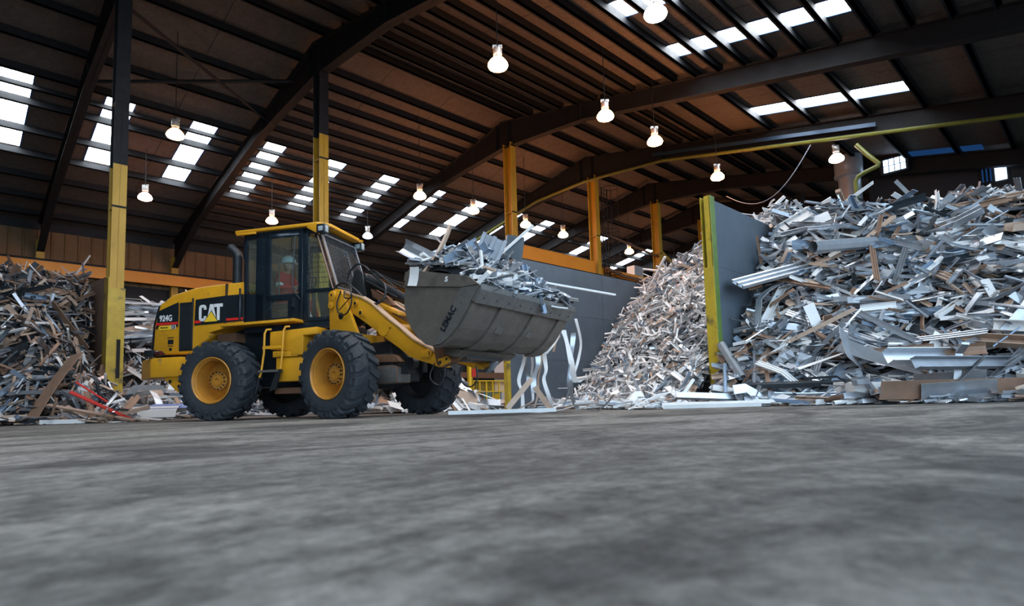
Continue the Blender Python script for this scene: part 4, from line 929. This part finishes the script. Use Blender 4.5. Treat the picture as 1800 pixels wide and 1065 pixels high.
def make_heap(name,label,hfun,region,n,sz,wid,kp,mp,n_ind,ind_scale,group,ind_label,cat,flatness=.35,lift=.07,base=True,baseres=.25,pref=None,clampf=None,cover=None,prefsd=.3):
    """hfun(l,t)->z ; region()->(l,t); the pieces lie on the heap surface"""
    mats=MIX_ALU; VV=[];FF=[];MI=[];o=0
    inds=[]
    tot=n+n_ind
    i=0;tries=0
    while i<tot and tries<tot*20:
        tries+=1
        l,t=region(); z=hfun(l,t)
        if z is None: continue
        i+=1
        e=.12; zl=hfun(l+e,t);zt=hfun(l,t+e)
        zl=z if zl is None else zl; zt=z if zt is None else zt
        nr=-lv*(zl-z)/e-tv*(zt-z)/e+zv
        ind=i>n
        k=rand_piece(sz*(ind_scale if ind else 1),wid*(ind_scale if ind else 1),kp)
        ang=rng.uniform(-pi,pi) if pref is None or rng.random()<.25 else pref+rng.normal(0,prefsd)
        floorlike=z<.12
        R=orient(nr,ang,rng.normal(0,.06 if floorlike else flatness),rng.normal(0,.25 if floorlike else flatness*1.6))
        dz=abs(rng.normal(0,.02))+.01 if floorlike else rng.normal(lift*.5,lift)
        if ind: dz+=lift*1.0
        p=wpt(l,t,z)+nr/np.linalg.norm(nr)*dz
        V,F=piece_np(*k)
        m=int(rng.choice(len(mats),p=mp))
        W=V@R.T+p
        if clampf is not None:
            tt=W@tv; ll=W@lv; sh=clampf(ll,tt)
            if sh is None: continue
            W=W+sh; p=p+sh
        q1=W[:,:2]-np.array([ld.location.x,ld.location.y]); c1,s1=cos(P1),sin(P1)
        lx=q1[:,0]*c1-q1[:,1]*s1; ly=q1[:,0]*s1+q1[:,1]*c1
        c2,s2=cos(P2),sin(P2); ax=ld.location.x+1.438*c1; ay=ld.location.y-1.438*s1
        fx=(W[:,0]-ax)*c2-(W[:,1]-ay)*s2; fy=(W[:,0]-ax)*s2+(W[:,1]-ay)*c2
        if ((abs(ly)<1.32)&(lx>-2.3)&(lx<2.)).any() or ((abs(fy)<1.32)&(fx>-.5)&(fx<2.3)).any(): i-=1; continue
        mz=W[:,2].min()
        if mz<.004: W[:,2]+=.004-mz; p=p+zv*(.004-mz)
        if ind: inds.append((k,m,R,p,V,F))
        else:
            VV.append(W); FF+= [tuple(q+o for q in f) for f in F]; MI+=[m]*len(F); o+=len(W)
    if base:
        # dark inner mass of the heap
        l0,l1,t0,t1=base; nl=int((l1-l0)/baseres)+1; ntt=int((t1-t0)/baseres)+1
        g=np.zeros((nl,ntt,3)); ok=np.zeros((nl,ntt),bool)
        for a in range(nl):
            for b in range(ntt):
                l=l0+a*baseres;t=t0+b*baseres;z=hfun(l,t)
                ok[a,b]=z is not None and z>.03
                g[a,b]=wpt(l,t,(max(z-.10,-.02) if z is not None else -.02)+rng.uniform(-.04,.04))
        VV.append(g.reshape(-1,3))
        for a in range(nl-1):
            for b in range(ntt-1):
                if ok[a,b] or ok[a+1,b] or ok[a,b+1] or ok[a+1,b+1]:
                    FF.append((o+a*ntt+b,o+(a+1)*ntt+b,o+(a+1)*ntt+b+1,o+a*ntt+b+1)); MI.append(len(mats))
    V=np.concatenate(VV)
    me=bpy.data.meshes.new(name); me.from_pydata(V.tolist(),[],FF)
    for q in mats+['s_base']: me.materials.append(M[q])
    me.polygons.foreach_set('material_index',MI); me.update()
    ob=bpy.data.objects.new(name,me); C.objects.link(ob); tag(ob,label,cat,kind='stuff')
    for (k,m,R,p,V,F) in inds:
        nm=NAME[k[0]]; me=bpy.data.meshes.new(nm); me.from_pydata(V.tolist(),[],F); me.materials.append(M[mats[m]])
        q=bpy.data.objects.new(nm,me); C.objects.link(q)
        q.matrix_world=Matrix([[*R[0],p[0]],[*R[1],p[1]],[*R[2],p[2]],[0,0,0,1]])
        kindw={'flat':'flat sheet offcut','angle':'L-shaped offcut','channel':'U-shaped channel offcut','box':'solid bar offcut','tube':'round tube offcut','curved':'curled sheet offcut','ribbed':'ribbed profile offcut'}[k[0]]
        colw={'s_alu':'bare metal','s_white':'white-painted','s_grey':'dull grey','s_blue':'blue-grey','s_dark':'black','s_tan':'tan','s_brown':'brown'}[mats[m]]
        tag(q,f'{colw} {kindw} {ind_label}','scrap piece',f'{colw} {kindw}s {group}')
    return ob
kp_big=[.20,.18,.18,.10,.06,.12,.16]
kp_small=[.34,.20,.12,.16,.03,.13,.02]
def nz(l,t,s=1.,a=.25): return a*(sin(l*1.7*s+1.3*sin(t*1.1*s))*.5+sin(t*2.3*s+.7+1.1*sin(l*.9*s))*.5)
# C: tall heap beyond the near partition
def hC(l,t):
    if t>4.76: 
        return None
    f=max(0.,min(1.,(4.8-t)/4.)); lt_=9.05+1.15*f; s=1.16-.12*f
    z=(l-lt_)*s
    if z<0: return None if z<-.6 else 0.
    z=z+nz(l,t,1.,.22)*min(1,z)
    cap=3.80+.08*sin(t*1.3)-.115*(4.8-t)+nz(l,t,1.6,.25)
    return max(0.,min(z,cap))
def rC():
    while True:
        l=rng.uniform(8.6,19.) if rng.random()<.2 else rng.uniform(8.6,15.2); t=rng.uniform(-2.2,4.7)
        if t>(-.35+.0) or rng.random()<.35: return l,t
def clC(ll,tt):
    m=tt.max(); return -tv*(m-4.76) if m>4.76 else 0*tv
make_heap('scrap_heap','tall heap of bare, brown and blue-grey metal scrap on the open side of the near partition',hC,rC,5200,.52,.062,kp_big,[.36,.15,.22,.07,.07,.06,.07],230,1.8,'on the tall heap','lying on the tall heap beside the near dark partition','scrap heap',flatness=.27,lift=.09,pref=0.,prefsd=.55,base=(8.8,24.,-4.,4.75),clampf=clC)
# B: pale heap between the partitions
def hB(l,t):
    if t<4.95 or t>9.93: return None
    f=(t-4.9)/5.; lt_=8.75+2.9*f; z=(l-lt_)*(.97)
    if z<0: return None if z<-1.2 else 0.
    z+=nz(l,t,1.4,.15)*min(1,z)
    return max(0.,min(z,3.75+.5*(1-f)+nz(l,t,1.6,.2)))
def rB(): return rng.uniform(7.7,15.8),rng.uniform(4.95,9.9)
def clB(ll,tt):
    if tt.min()<4.93 and ll.max()>9.5: return tv*(4.93-tt.min())
    if tt.max()>9.92: return -tv*(tt.max()-9.92)
    return 0*tv
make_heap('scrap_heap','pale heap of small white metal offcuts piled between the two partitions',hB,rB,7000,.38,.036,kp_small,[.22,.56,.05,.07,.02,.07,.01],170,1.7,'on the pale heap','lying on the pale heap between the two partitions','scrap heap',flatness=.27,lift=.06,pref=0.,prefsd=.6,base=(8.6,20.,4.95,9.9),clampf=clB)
# D: brown heap in front of the brown partition
def hD(l,t):
    if l>2.82: return None
    if l<.9: tt=15.5+.15*(.9-l)
    else: tt=15.5-(l-.9)*1.0
    k=max(0.,(l-1.5)/1.4)
    z=(t-tt)*.98
    if z<0: return None if z<-.7 else 0.
    if k>0:
        zz=max(.28*min(1,(t-tt)),(t-(17.3+.0))*1.75); z=min(z,z*(1-min(1,k))+zz*min(1,k)) if zz<z else z
    z+=nz(l,t,1.3,.2)*min(1,z)
    return max(0.,min(z,3.62+nz(l,t,1.5,.25)))
def rD(): return rng.uniform(-2.4,2.8),rng.uniform(12.6,21.5)
def clD(ll,tt):
    if ll.max()>2.86 and tt.max()>16.6: return -lv*(ll.max()-2.86)
    return 0*tv
make_heap('scrap_heap','brownish heap of bent metal strips piled against the brown partition',hD,rD,3800,.55,.05,[.30,.22,.18,.12,.06,.10,.02],[.10,.08,.12,.04,.24,.26,.16],150,1.6,'on the brown heap','lying on the brownish heap in front of the brown partition','scrap heap',flatness=.42,lift=.09,base=(-4.,2.8,12.8,24.),clampf=clD)
# E: tangled strip heap behind the loader tail, with long sheets stacked above
def hE(l,t):
    if l<3.2: return None
    z=(t-18.3)*1.35
    if z<0: return None
    return min(z+nz(l,t,1.6,.15)*min(1,z),2.2)
def rE(): return rng.uniform(3.2,9.),rng.uniform(18.3,20.6)
make_heap('scrap_heap','tangled dark strip scrap between the yellow column and the loader tail',hE,rE,900,.5,.04,[.4,.2,.1,.1,.1,.1,0],[.25,.25,.1,.08,.14,.10,.08],30,1.4,'behind the loader tail','in the tangle between the yellow column and the loader tail','scrap heap',flatness=.6,lift=.12,base=(3.2,14.,18.3,24.))
def hE2(l,t):
    if l<3.2 or t<19.7: return None
    return min(2.2+(t-19.7)*.85,3.45)+.02*sin(t*9)
def rE2(): return rng.uniform(4.0,14.),rng.uniform(19.75,23.)
make_heap('strip_stack','bundled long silver strips lying level above the tangle behind the loader',hE2,rE2,900,1.9,.10,[.5,.15,.15,.1,.0,.05,.05],[.42,.34,.06,.14,.02,.02,0],40,1.4,'in the level strip bundle','in the level bundle behind the yellow first column','strip bundle',flatness=.04,lift=.05,base=(3.2,16.,19.7,24.),pref=0.)
def hE3(l,t):
    if l<3.2 or t<16.0: return None
    return max(0.,min((t-17.4)*.9,.62))
def rE3(): return (rng.uniform(3.3,6.5) if rng.random()<.6 else rng.uniform(3.4,13.)),rng.uniform(15.6,18.7)
make_heap('sheet_layer','low layer of flat pale sheets on the floor behind the loader',hE3,rE3,1100,.9,.11,[.7,.1,.1,.05,.0,.05,.0],[.36,.34,.06,.14,.02,.06,.02],26,1.3,'in the low sheet layer','in the low sheet layer behind the loader wheels','sheet scrap',flatness=.05,lift=.03,base=(3.2,14.,17.2,18.7),pref=0.)
# F: stack of flat white boards behind the front wheel
def hF(l,t):
    a=(9.35-l); 
    if a<0 or l<7.: return None
    z=min(1.15,a*.75)
    if t<11.4: z*=max(0,(t-10.2)/1.2)
    return z
def rF(): return rng.uniform(7.2,9.3),rng.uniform(10.2,13.6)
make_heap('board_stack','stack of flat white and tan boards just past the far front tyre',hF,rF,1500,.75,.11,[.75,.02,.05,.15,.0,.03,.0],[.14,.62,.06,.04,.03,.08,.03],26,1.3,'in the white board stack','in the white board stack past the far front tyre','board stack',flatness=.035,lift=.02,base=(7.4,9.4,10.8,14.),pref=0.)
# loose pieces at the foot of the heaps, each singled out
def single(name,kind,L,w,th,r,m,pos,ang,label,tilt=0.,roll=0.,bend=0,kink=0,tw=0,cat='scrap piece',nrm=(0,0,1)):
    V,F=piece_np(kind,L,w,th,r,bend,kink,tw); R=orient(nrm,ang,tilt,roll); p=np.array(pos,float)
    W=V@R.T+p
    if W[:,2].min()<.003: p[2]+=.003-W[:,2].min()
    me=bpy.data.meshes.new(name); me.from_pydata(V.tolist(),[],F); me.materials.append(M[m]); o=bpy.data.objects.new(name,me); C.objects.link(o)
    o.matrix_world=Matrix([[*R[0],p[0]],[*R[1],p[1]],[*R[2],p[2]],[0,0,0,1]]); tag(o,label,cat); return o
def XY(x,Y,z=0.): # from picture column x at distance Y
    return np.array([(x-900)/1039*Y,Y,z])
single('white_bar','box',1.55*.5,.09,.01,.9,'s_white',XY(110,11.0,.05),0.,'short white bar lying flat on the floor at the foot of the brown heap')
single('red_plank','box',1.3,.07,.02,.35,'s_red',XY(176,11.3,.33),.0,'long bright red strip slanting down to the first yellow column base',tilt=-.44,roll=.5)
single('red_plank','box',.7,.04,.02,.35,'s_red',XY(160,11.5,.60),.1,'shorter red strip just above the long red one',tilt=-.6,roll=.5)
single('dark_plank','box',1.7,.09,.02,.35,'s_brown',XY(160,11.2,.20),.0,'long dark brown strip lying along the underside of the red strip',tilt=-.20,roll=.3)
single('floor_strip','box',1.7,.10,.02,.6,'s_white',XY(880,9.4,.03),.06,'long white strip flat on the floor from the front tyre past the partition post')
single('floor_strip','channel',1.35,.10,.008,.6,'s_white',XY(1245,8.35,.03),-.05,'hollow white channel lying flat at the toe of the tall heap',roll=.3)
single('floor_strip','flat',.9,.05,.006,.5,'s_white',XY(955,9.0,.02),.1,'thin bent white strip just in front of the dangling ribbons',bend=.5)
single('floor_strip','flat',.6,.08,.006,.5,'s_dark',XY(1048,9.0,.03),.15,'small crumpled dark strip on the floor beyond the dangling ribbons',bend=.8,kink=.5)
single('long_channel','channel',3.0,.20,.01,.6,'s_alu',XY(1700,8.4,.62),.28,'long pale channel sloping up across the toe of the tall heap',tilt=.0,roll=1.1)
single('long_channel','channel',3.2,.15,.01,.6,'s_grey',XY(1745,7.9,.50),.38,'long dark ribbed channel rising steeply above the cracked pale block',roll=1.2)
single('square_sheet','flat',.62,.55,.006,.5,'s_alu',XY(1500,8.9,.80),1.3,'large nearly square bare sheet standing in the toe of the tall heap',tilt=.9,roll=.9,bend=.2)
single('round_pipe','tube',1.3,.22,.006,.5,'s_alu',np.array(B(11.3,3.2,2.75)),.25,'fat dented round pipe lying level across the middle of the tall heap',tilt=.1)
single('long_bundle','ribbed',2.2,.30,.01,.5,'s_alu',np.array(B(10.9,4.1,2.35)),.35,'long silver profile bundle poking out from the near partition',tilt=.25,roll=.6)
single('leaning_tube','tube',.75,.14,.005,.5,'s_alu',np.array(B(9.35,4.45,.75)),1.9,'upright open-ended tube leaning at the foot of the near partition post',tilt=.9)
single('cracked_block','box',1.3,.5,.02,.6,'s_white',XY(1555,8.55,.13),.05,'cracked pale block at the floor edge of the tall heap',roll=.05)
single('brown_channel','box',1.6,.13,.02,.5,'s_dark',XY(1400,9.0,.32),-.3,'long dark beam slanting to the floor in the tall heap toe',roll=.3)
single('long_white_bar','box',1.5,.06,.01,.9,'s_white',np.array(B(14.6,9.1,3.55)),-1.1,'white bar standing up from the crest of the pale heap by the partition',tilt=.8)
single('blue_sheet','flat',1.1,.5,.006,.5,'s_deepblue',XY(305,13.2,.30),.1,'deep blue sheet lying beside the rear tyre',roll=.2)
single('curved_sheet','curved',1.25,.55,.008,.5,'s_white',XY(262,13.,.30),.1,'broad curved pale panel on the floor between the first column and rear tyre',roll=pi+.25)
# ---------------- load in the bucket
FW=Matrix.Translation(ld.location)@Matrix.Rotation(-P1,4,'Z')@XF
def bload(n,ind):
    VV=[];FF=[];MI=[];o=0;out=[]
    mats=['s_alu','s_white','s_grey','s_blue','s_dark','s_tan','s_deepblue','s_red','s_green','s_brown']; mp=[.34,.22,.19,.11,.09,.04,.004,.001,.003,.002]
    for i in range(n):
        x=rng.uniform(3.2,4.3); y=rng.uniform(-1.12,1.15)
        if ind: x=rng.uniform(3.25,4.3)
        f=max(0,1-((x-3.70)/.55)**2)*(1 if y<.2 else max(0.15,1-(y-.2)*.85))
        rim=1.98-(x-3.17)*.27
        ztop=rim-.02+f*.52*(1-.35*abs(y+.25))
        z=ztop-abs(rng.normal(0,.08))+(.05 if ind else 0)
        if x>4.15: z=min(z,1.80)
        k=rand_piece(.46 if ind else .34,.07 if ind else .05,[.25,.18,.18,.12,.05,.12,.10])
        nr=np.array([.25*(x-3.7),.2*(y-.0),1.]); R=orient(nr,rng.uniform(-pi,pi),rng.normal(0,.35),rng.normal(0,.5))
        V,F=piece_np(*k); m=int(rng.choice(len(mats),p=mp)); p=np.array([x,y,z])
        W=V@R.T+p
        # keep the ends from poking through the side plates below the rim
        low=W[:,2]<(1.98-(W[:,0]-3.17)*.27)
        if low.any():
            if W[low,1].min()<-1.2: p[1]+= -1.2-W[low,1].min()
            if W[low,1].max()>1.2: p[1]-= W[low,1].max()-1.2
            if W[low,0].min()<3.12: p[0]+=3.12-W[low,0].min()
            if W[low,0].max()>4.2: p[2]+=.12
        W=V@R.T+p
        if ind: out.append((k,m,R,p,V,F))
        else: VV.append(W); FF+=[tuple(q+o for q in f_) for f_ in F]; MI+=[m]*len(F); o+=len(W)
    return mats,VV,FF,MI,o,out
mats,VV,FF,MI,o,_=bload(900,False)
# inner fill
g=[];nl,nn=12,24
for a in range(nl):
    for b in range(nn):
        x=3.15+1.1*a/(nl-1); y=-1.2+2.4*b/(nn-1); f=max(0,1-((x-3.70)/.55)**2)*(1 if y<.2 else max(0.15,1-(y-.2)*.85)); g.append((x,y,1.98-(x-3.17)*.27-.12+f*.45*(1-.35*abs(y+.25))-(.1 if a in(0,nl-1) or b in (0,nn-1) else 0)))
VV.append(np.array(g))
for a in range(nl-1):
    for b in range(nn-1): FF.append((o+a*nn+b,o+(a+1)*nn+b,o+(a+1)*nn+b+1,o+a*nn+b+1)); MI.append(len(mats))
me=bpy.data.meshes.new('bucket_load'); me.from_pydata(np.concatenate(VV).tolist(),[],FF)
for q in mats+['s_base']: me.materials.append(M[q])
me.polygons.foreach_set('material_index',MI)
ob=bpy.data.objects.new('scrap_load',me); C.objects.link(ob); ob.matrix_world=FW; tag(ob,'mixed small metal scrap heaped inside the raised bucket','scrap load',kind='stuff')
mats,_,_,_,_,out=bload(110,True)
CW={'s_alu':'bare metal','s_white':'white-painted','s_grey':'dull grey','s_blue':'blue-grey','s_dark':'black','s_tan':'tan','s_deepblue':'bright blue','s_red':'red','s_green':'green','s_brown':'brown'}
KW={'flat':'flat sheet offcut','angle':'L-shaped offcut','channel':'U-shaped channel offcut','box':'solid bar offcut','tube':'round tube offcut','curved':'curled sheet offcut','ribbed':'ribbed profile offcut'}
for (k,m,R,p,V,F) in out:
    nm=NAME[k[0]]; me=bpy.data.meshes.new(nm); me.from_pydata(V.tolist(),[],F); me.materials.append(M[mats[m]]); q=bpy.data.objects.new(nm,me); C.objects.link(q)
    q.matrix_world=FW@Matrix([[*R[0],p[0]],[*R[1],p[1]],[*R[2],p[2]],[0,0,0,1]])
    tag(q,f'{CW[mats[m]]} {KW[k[0]]} lying on the raised bucket load','scrap piece',f'{CW[mats[m]]} {KW[k[0]]}s on the bucket load')
def bsingle(name,kind,L,w,th,r,m,p,xdir,ndir,label,bend=0,kink=0,tw=0):
    V,F=piece_np(kind,L,w,th,r,bend,kink,tw); x=np.array(xdir,float);x/=np.linalg.norm(x); n=np.array(ndir,float); y=np.cross(n,x);y/=np.linalg.norm(y); z=np.cross(x,y)
    me=bpy.data.meshes.new(name); me.from_pydata(V.tolist(),[],F); me.materials.append(M[m]); q=bpy.data.objects.new(name,me); C.objects.link(q)
    q.matrix_world=FW@Matrix([[x[0],y[0],z[0],p[0]],[x[1],y[1],z[1],p[1]],[x[2],y[2],z[2],p[2]],[0,0,0,1]]); tag(q,label,'scrap piece'); return q
bsingle('curled_sheet','curved',.55,.26,.008,.5,'s_alu',(3.22,-1.15,2.20),(-.9,-.1,.5),(.3,-.9,.4),'curled grey panel sticking out over the cab side of the bucket')
bsingle('ribbed_plate','ribbed',.34,.36,.01,.5,'s_grey',(3.95,-.45,2.32),(.3,.3,.95),(.6,-.8,.0),'broad ribbed grey panel standing in the middle of the bucket load')
bsingle('black_block','box',.40,.26,.02,.5,'s_dark',(3.95,.15,2.42),(.1,.1,.95),(.7,-.7,.1),'black block standing at the top of the bucket load')
bsingle('long_white_bar','box',1.6,.05,.01,.6,'s_white',(4.35,1.5,1.98),(.35,.92,-.04),(0,0,1),'long white bar jutting from the bucket load over the dark partition')
bsingle('white_bar','box',.36,.13,.01,.4,'s_white',(4.24,-1.12,1.70),(.7,.1,.6),(-.5,-.4,.7),'short white piece resting on the near corner of the bucket lip')
bsingle('white_bar','box',.42,.04,.01,.6,'s_white',(4.18,-.98,1.95),(-.12,.05,.98),(1,0,0),'thin white bar standing above the near lip corner of the bucket')
bsingle('red_sheet','flat',.40,.06,.008,.5,'s_red',(3.95,-.55,2.02),(.5,.85,.0),(.5,-.4,.7),'dark red bar lying across the front of the bucket load')
bsingle('red_sheet','curved',.16,.12,.008,.5,'s_red',(3.72,-.98,2.02),(.5,.8,.1),(.5,-.6,.5),'small red curled sheet near the cab end of the bucket load')
bsingle('white_bar','box',.75,.035,.01,.8,'s_white',(4.05,.02,2.50),(.55,.45,.62),(-.5,.5,.4),'thin white bar rising from the crest of the bucket load')
bsingle('dangling_sheet','flat',.26,.15,.004,.5,'s_white',(3.28,-1.30,1.88),(-.15,.0,-1),(.1,-1,0),'crumpled pale sheet hanging over the near rear corner of the bucket',bend=.5)
bsingle('long_profile','ribbed',1.05,.09,.01,.6,'s_alu',(3.62,-1.18,2.02),(.97,.1,-.14),(0,-.4,.9),'long silver profile lying along the near rim of the bucket')
bsingle('blue_bracket','channel',.5,.10,.01,.6,'s_blue',(4.22,.05,1.90),(.25,.1,-.95),(.9,-.3,.1),'blue-grey bent bracket hooked over the middle of the bucket lip',bend=.6)
# ribbons dangling from the bucket lip
def ribbon(pts,w,m,label,grp=None):
    mb=MB(); P=[Vector(p) for p in pts]; P2=arc(P,4) if len(P)>2 else P
    vs=[];fs=[]
    for i,p in enumerate(P2):
        th=.75*sin(i*.35+w*60); d=Vector((cos(th)*w/2,sin(th)*w/2,0)); e=Vector((-sin(th)*.0015,cos(th)*.0015,0))
        vs+=[p-d-e,p+d-e,p+d+e,p-d+e]
    for i in range(len(P2)-1):
        for k in range(4): fs.append((i*4+k,i*4+(k+1)%4,(i+1)*4+(k+1)%4,(i+1)*4+k))
    fs+=[(0,1,2,3)]; n=len(P2)-1; fs.append((n*4+3,n*4+2,n*4+1,n*4))
    mb.add(vs,fs); o=mb.build('metal_ribbon',[m],smooth=50); tag(o,label,'ribbon',grp); return o
def PX(x,y,Y): # picture point at distance Y -> world
    f,cy,p_,r_=1039,611,.0905,.029
    Rv=Vector((1,0,0));Fv=Vector((0,cos(p_),sin(p_)));Uv=Vector((0,-sin(p_),cos(p_)))
    Rr=Rv*cos(r_)-Uv*sin(r_);Ur=Rv*sin(r_)+Uv*cos(r_)
    d=Fv+Rr*((x-900)/f)+Ur*((cy-y)/f); k=Y/d.y; return Vector((0,0,.185))+d*k
RB=[([(921,600),(922,630),(912,668),(918,690),(919,720)],.05,10.3,'s_white','white ribbon hanging nearest the partition post'),
([(924,618),(923,645),(928,662),(926,680)],.04,10.4,'s_alu','thin ribbon just beside the one nearest the partition post'),
([(934,615),(936,640),(934,665),(937,700),(933,706)],.035,10.4,'s_white','narrow straight ribbon in the first dangling cluster'),
([(944,612),(946,640),(939,662),(938,690)],.07,10.3,'s_alu','wide pale ribbon in the middle of the first dangling cluster'),
([(958,600),(957,625),(960,650),(956,668),(966,700),(972,722)],.055,10.5,'s_white','long ribbon reaching the floor at the end of the first dangling cluster'),
([(952,612),(951,640),(946,665),(946,690),(940,715)],.03,10.4,'s_tan','thin tan ribbon twisting to the floor in the first dangling cluster'),
([(990,580),(996,600),(1003,630),(1008,655),(1012,672),(1022,668)],.08,10.9,'s_white','broad ribbon ending in a hooked tip in the second dangling cluster'),
([(1008,585),(1006,610),(1003,640),(1003,670),(1006,700),(1018,722)],.07,11.,'s_alu','broad ribbon twisting down to the floor in the second dangling cluster'),
([(1012,560),(1021,600),(1017,630),(1010,655)],.04,11.,'s_white','curved ribbon furthest from the loader in the second dangling cluster'),
([(1001,640),(998,670),(999,690),(990,715)],.025,10.9,'s_grey','thin grey ribbon reaching the floor in the second dangling cluster'),
([(983,585),(977,600),(968,612),(960,622)],.045,10.8,'s_white','short ribbon bent sideways under the bucket lip'),
([(984,590),(977,602),(973,618)],.035,10.8,'s_tan','shortest tan ribbon end under the bucket lip')]
for (p,w,Y_,m,lab) in RB: ribbon([PX(x,y,Y_) for x,y in p],w*1.35,m,lab)
for (a,b,Y_,w,m,lab) in (((935,665),(892,718),10.0,.09,'s_tan','tan strip leaning from the first ribbon cluster down to the floor'),((940,680),(970,722),10.2,.09,'s_tan','dusty strip leaning the other way under the first ribbon cluster'),((937,705),(896,727),9.9,.02,'s_brown','thin dark rod lying under the first ribbon cluster')):
    A_,B_=PX(*a,Y_),PX(*b,Y_-.3); mb=MB(); d=(B_-A_).normalized(); n_=d.cross(Vector((0,1,0))).normalized()*w/2; e=Vector((0,.01,0))
    mb.add([A_-n_-e,A_+n_-e,B_+n_-e,B_-n_-e,A_-n_+e,A_+n_+e,B_+n_+e,B_-n_+e],[(0,1,2,3),(7,6,5,4),(0,4,5,1),(1,5,6,2),(2,6,7,3),(3,7,4,0)])
    o=mb.build('leaning_strip',[m],smooth=0); tag(o,lab,'strip')
WORLD,EXPO=3.6,0.45
# ------------------------------------------------------------ camera, sky, light
sc=bpy.context.scene
cam=bpy.data.cameras.new('camera'); co=bpy.data.objects.new('camera',cam); C.objects.link(co)
cam.sensor_width=36; cam.lens=1039/1800*36; cam.shift_y=(611-532.5)/1800
p_,r_=.0905,.029
Fv=Vector((0,cos(p_),sin(p_)));Rv=Vector((1,0,0));Uv=Vector((0,-sin(p_),cos(p_)))
Rr=Rv*cos(r_)-Uv*sin(r_);Ur=Rv*sin(r_)+Uv*cos(r_)
m=Matrix(((Rr.x,Ur.x,-Fv.x,0),(Rr.y,Ur.y,-Fv.y,0),(Rr.z,Ur.z,-Fv.z,.185),(0,0,0,1)))
co.matrix_world=m; cam.clip_start=.02; cam.clip_end=300
cam.dof.use_dof=True; cam.dof.focus_distance=9.8; cam.dof.aperture_fstop=2.8
sc.camera=co
w=bpy.data.worlds.new('sky'); sc.world=w; w.use_nodes=True
bg=w.node_tree.nodes['Background']; bg.inputs[0].default_value=(.60,.80,1.,1); bg.inputs[1].default_value=WORLD
sc.view_settings.view_transform='Standard'; sc.view_settings.look='None'; sc.view_settings.exposure=EXPO; sc.view_settings.gamma=1
sc.view_settings.use_curve_mapping=False
sc.cycles.use_denoising=True
sc.cycles.max_bounces=6; sc.cycles.diffuse_bounces=3; sc.cycles.glossy_bounces=3; sc.cycles.transparent_max_bounces=12
sc.cycles.sample_clamp_indirect=6.
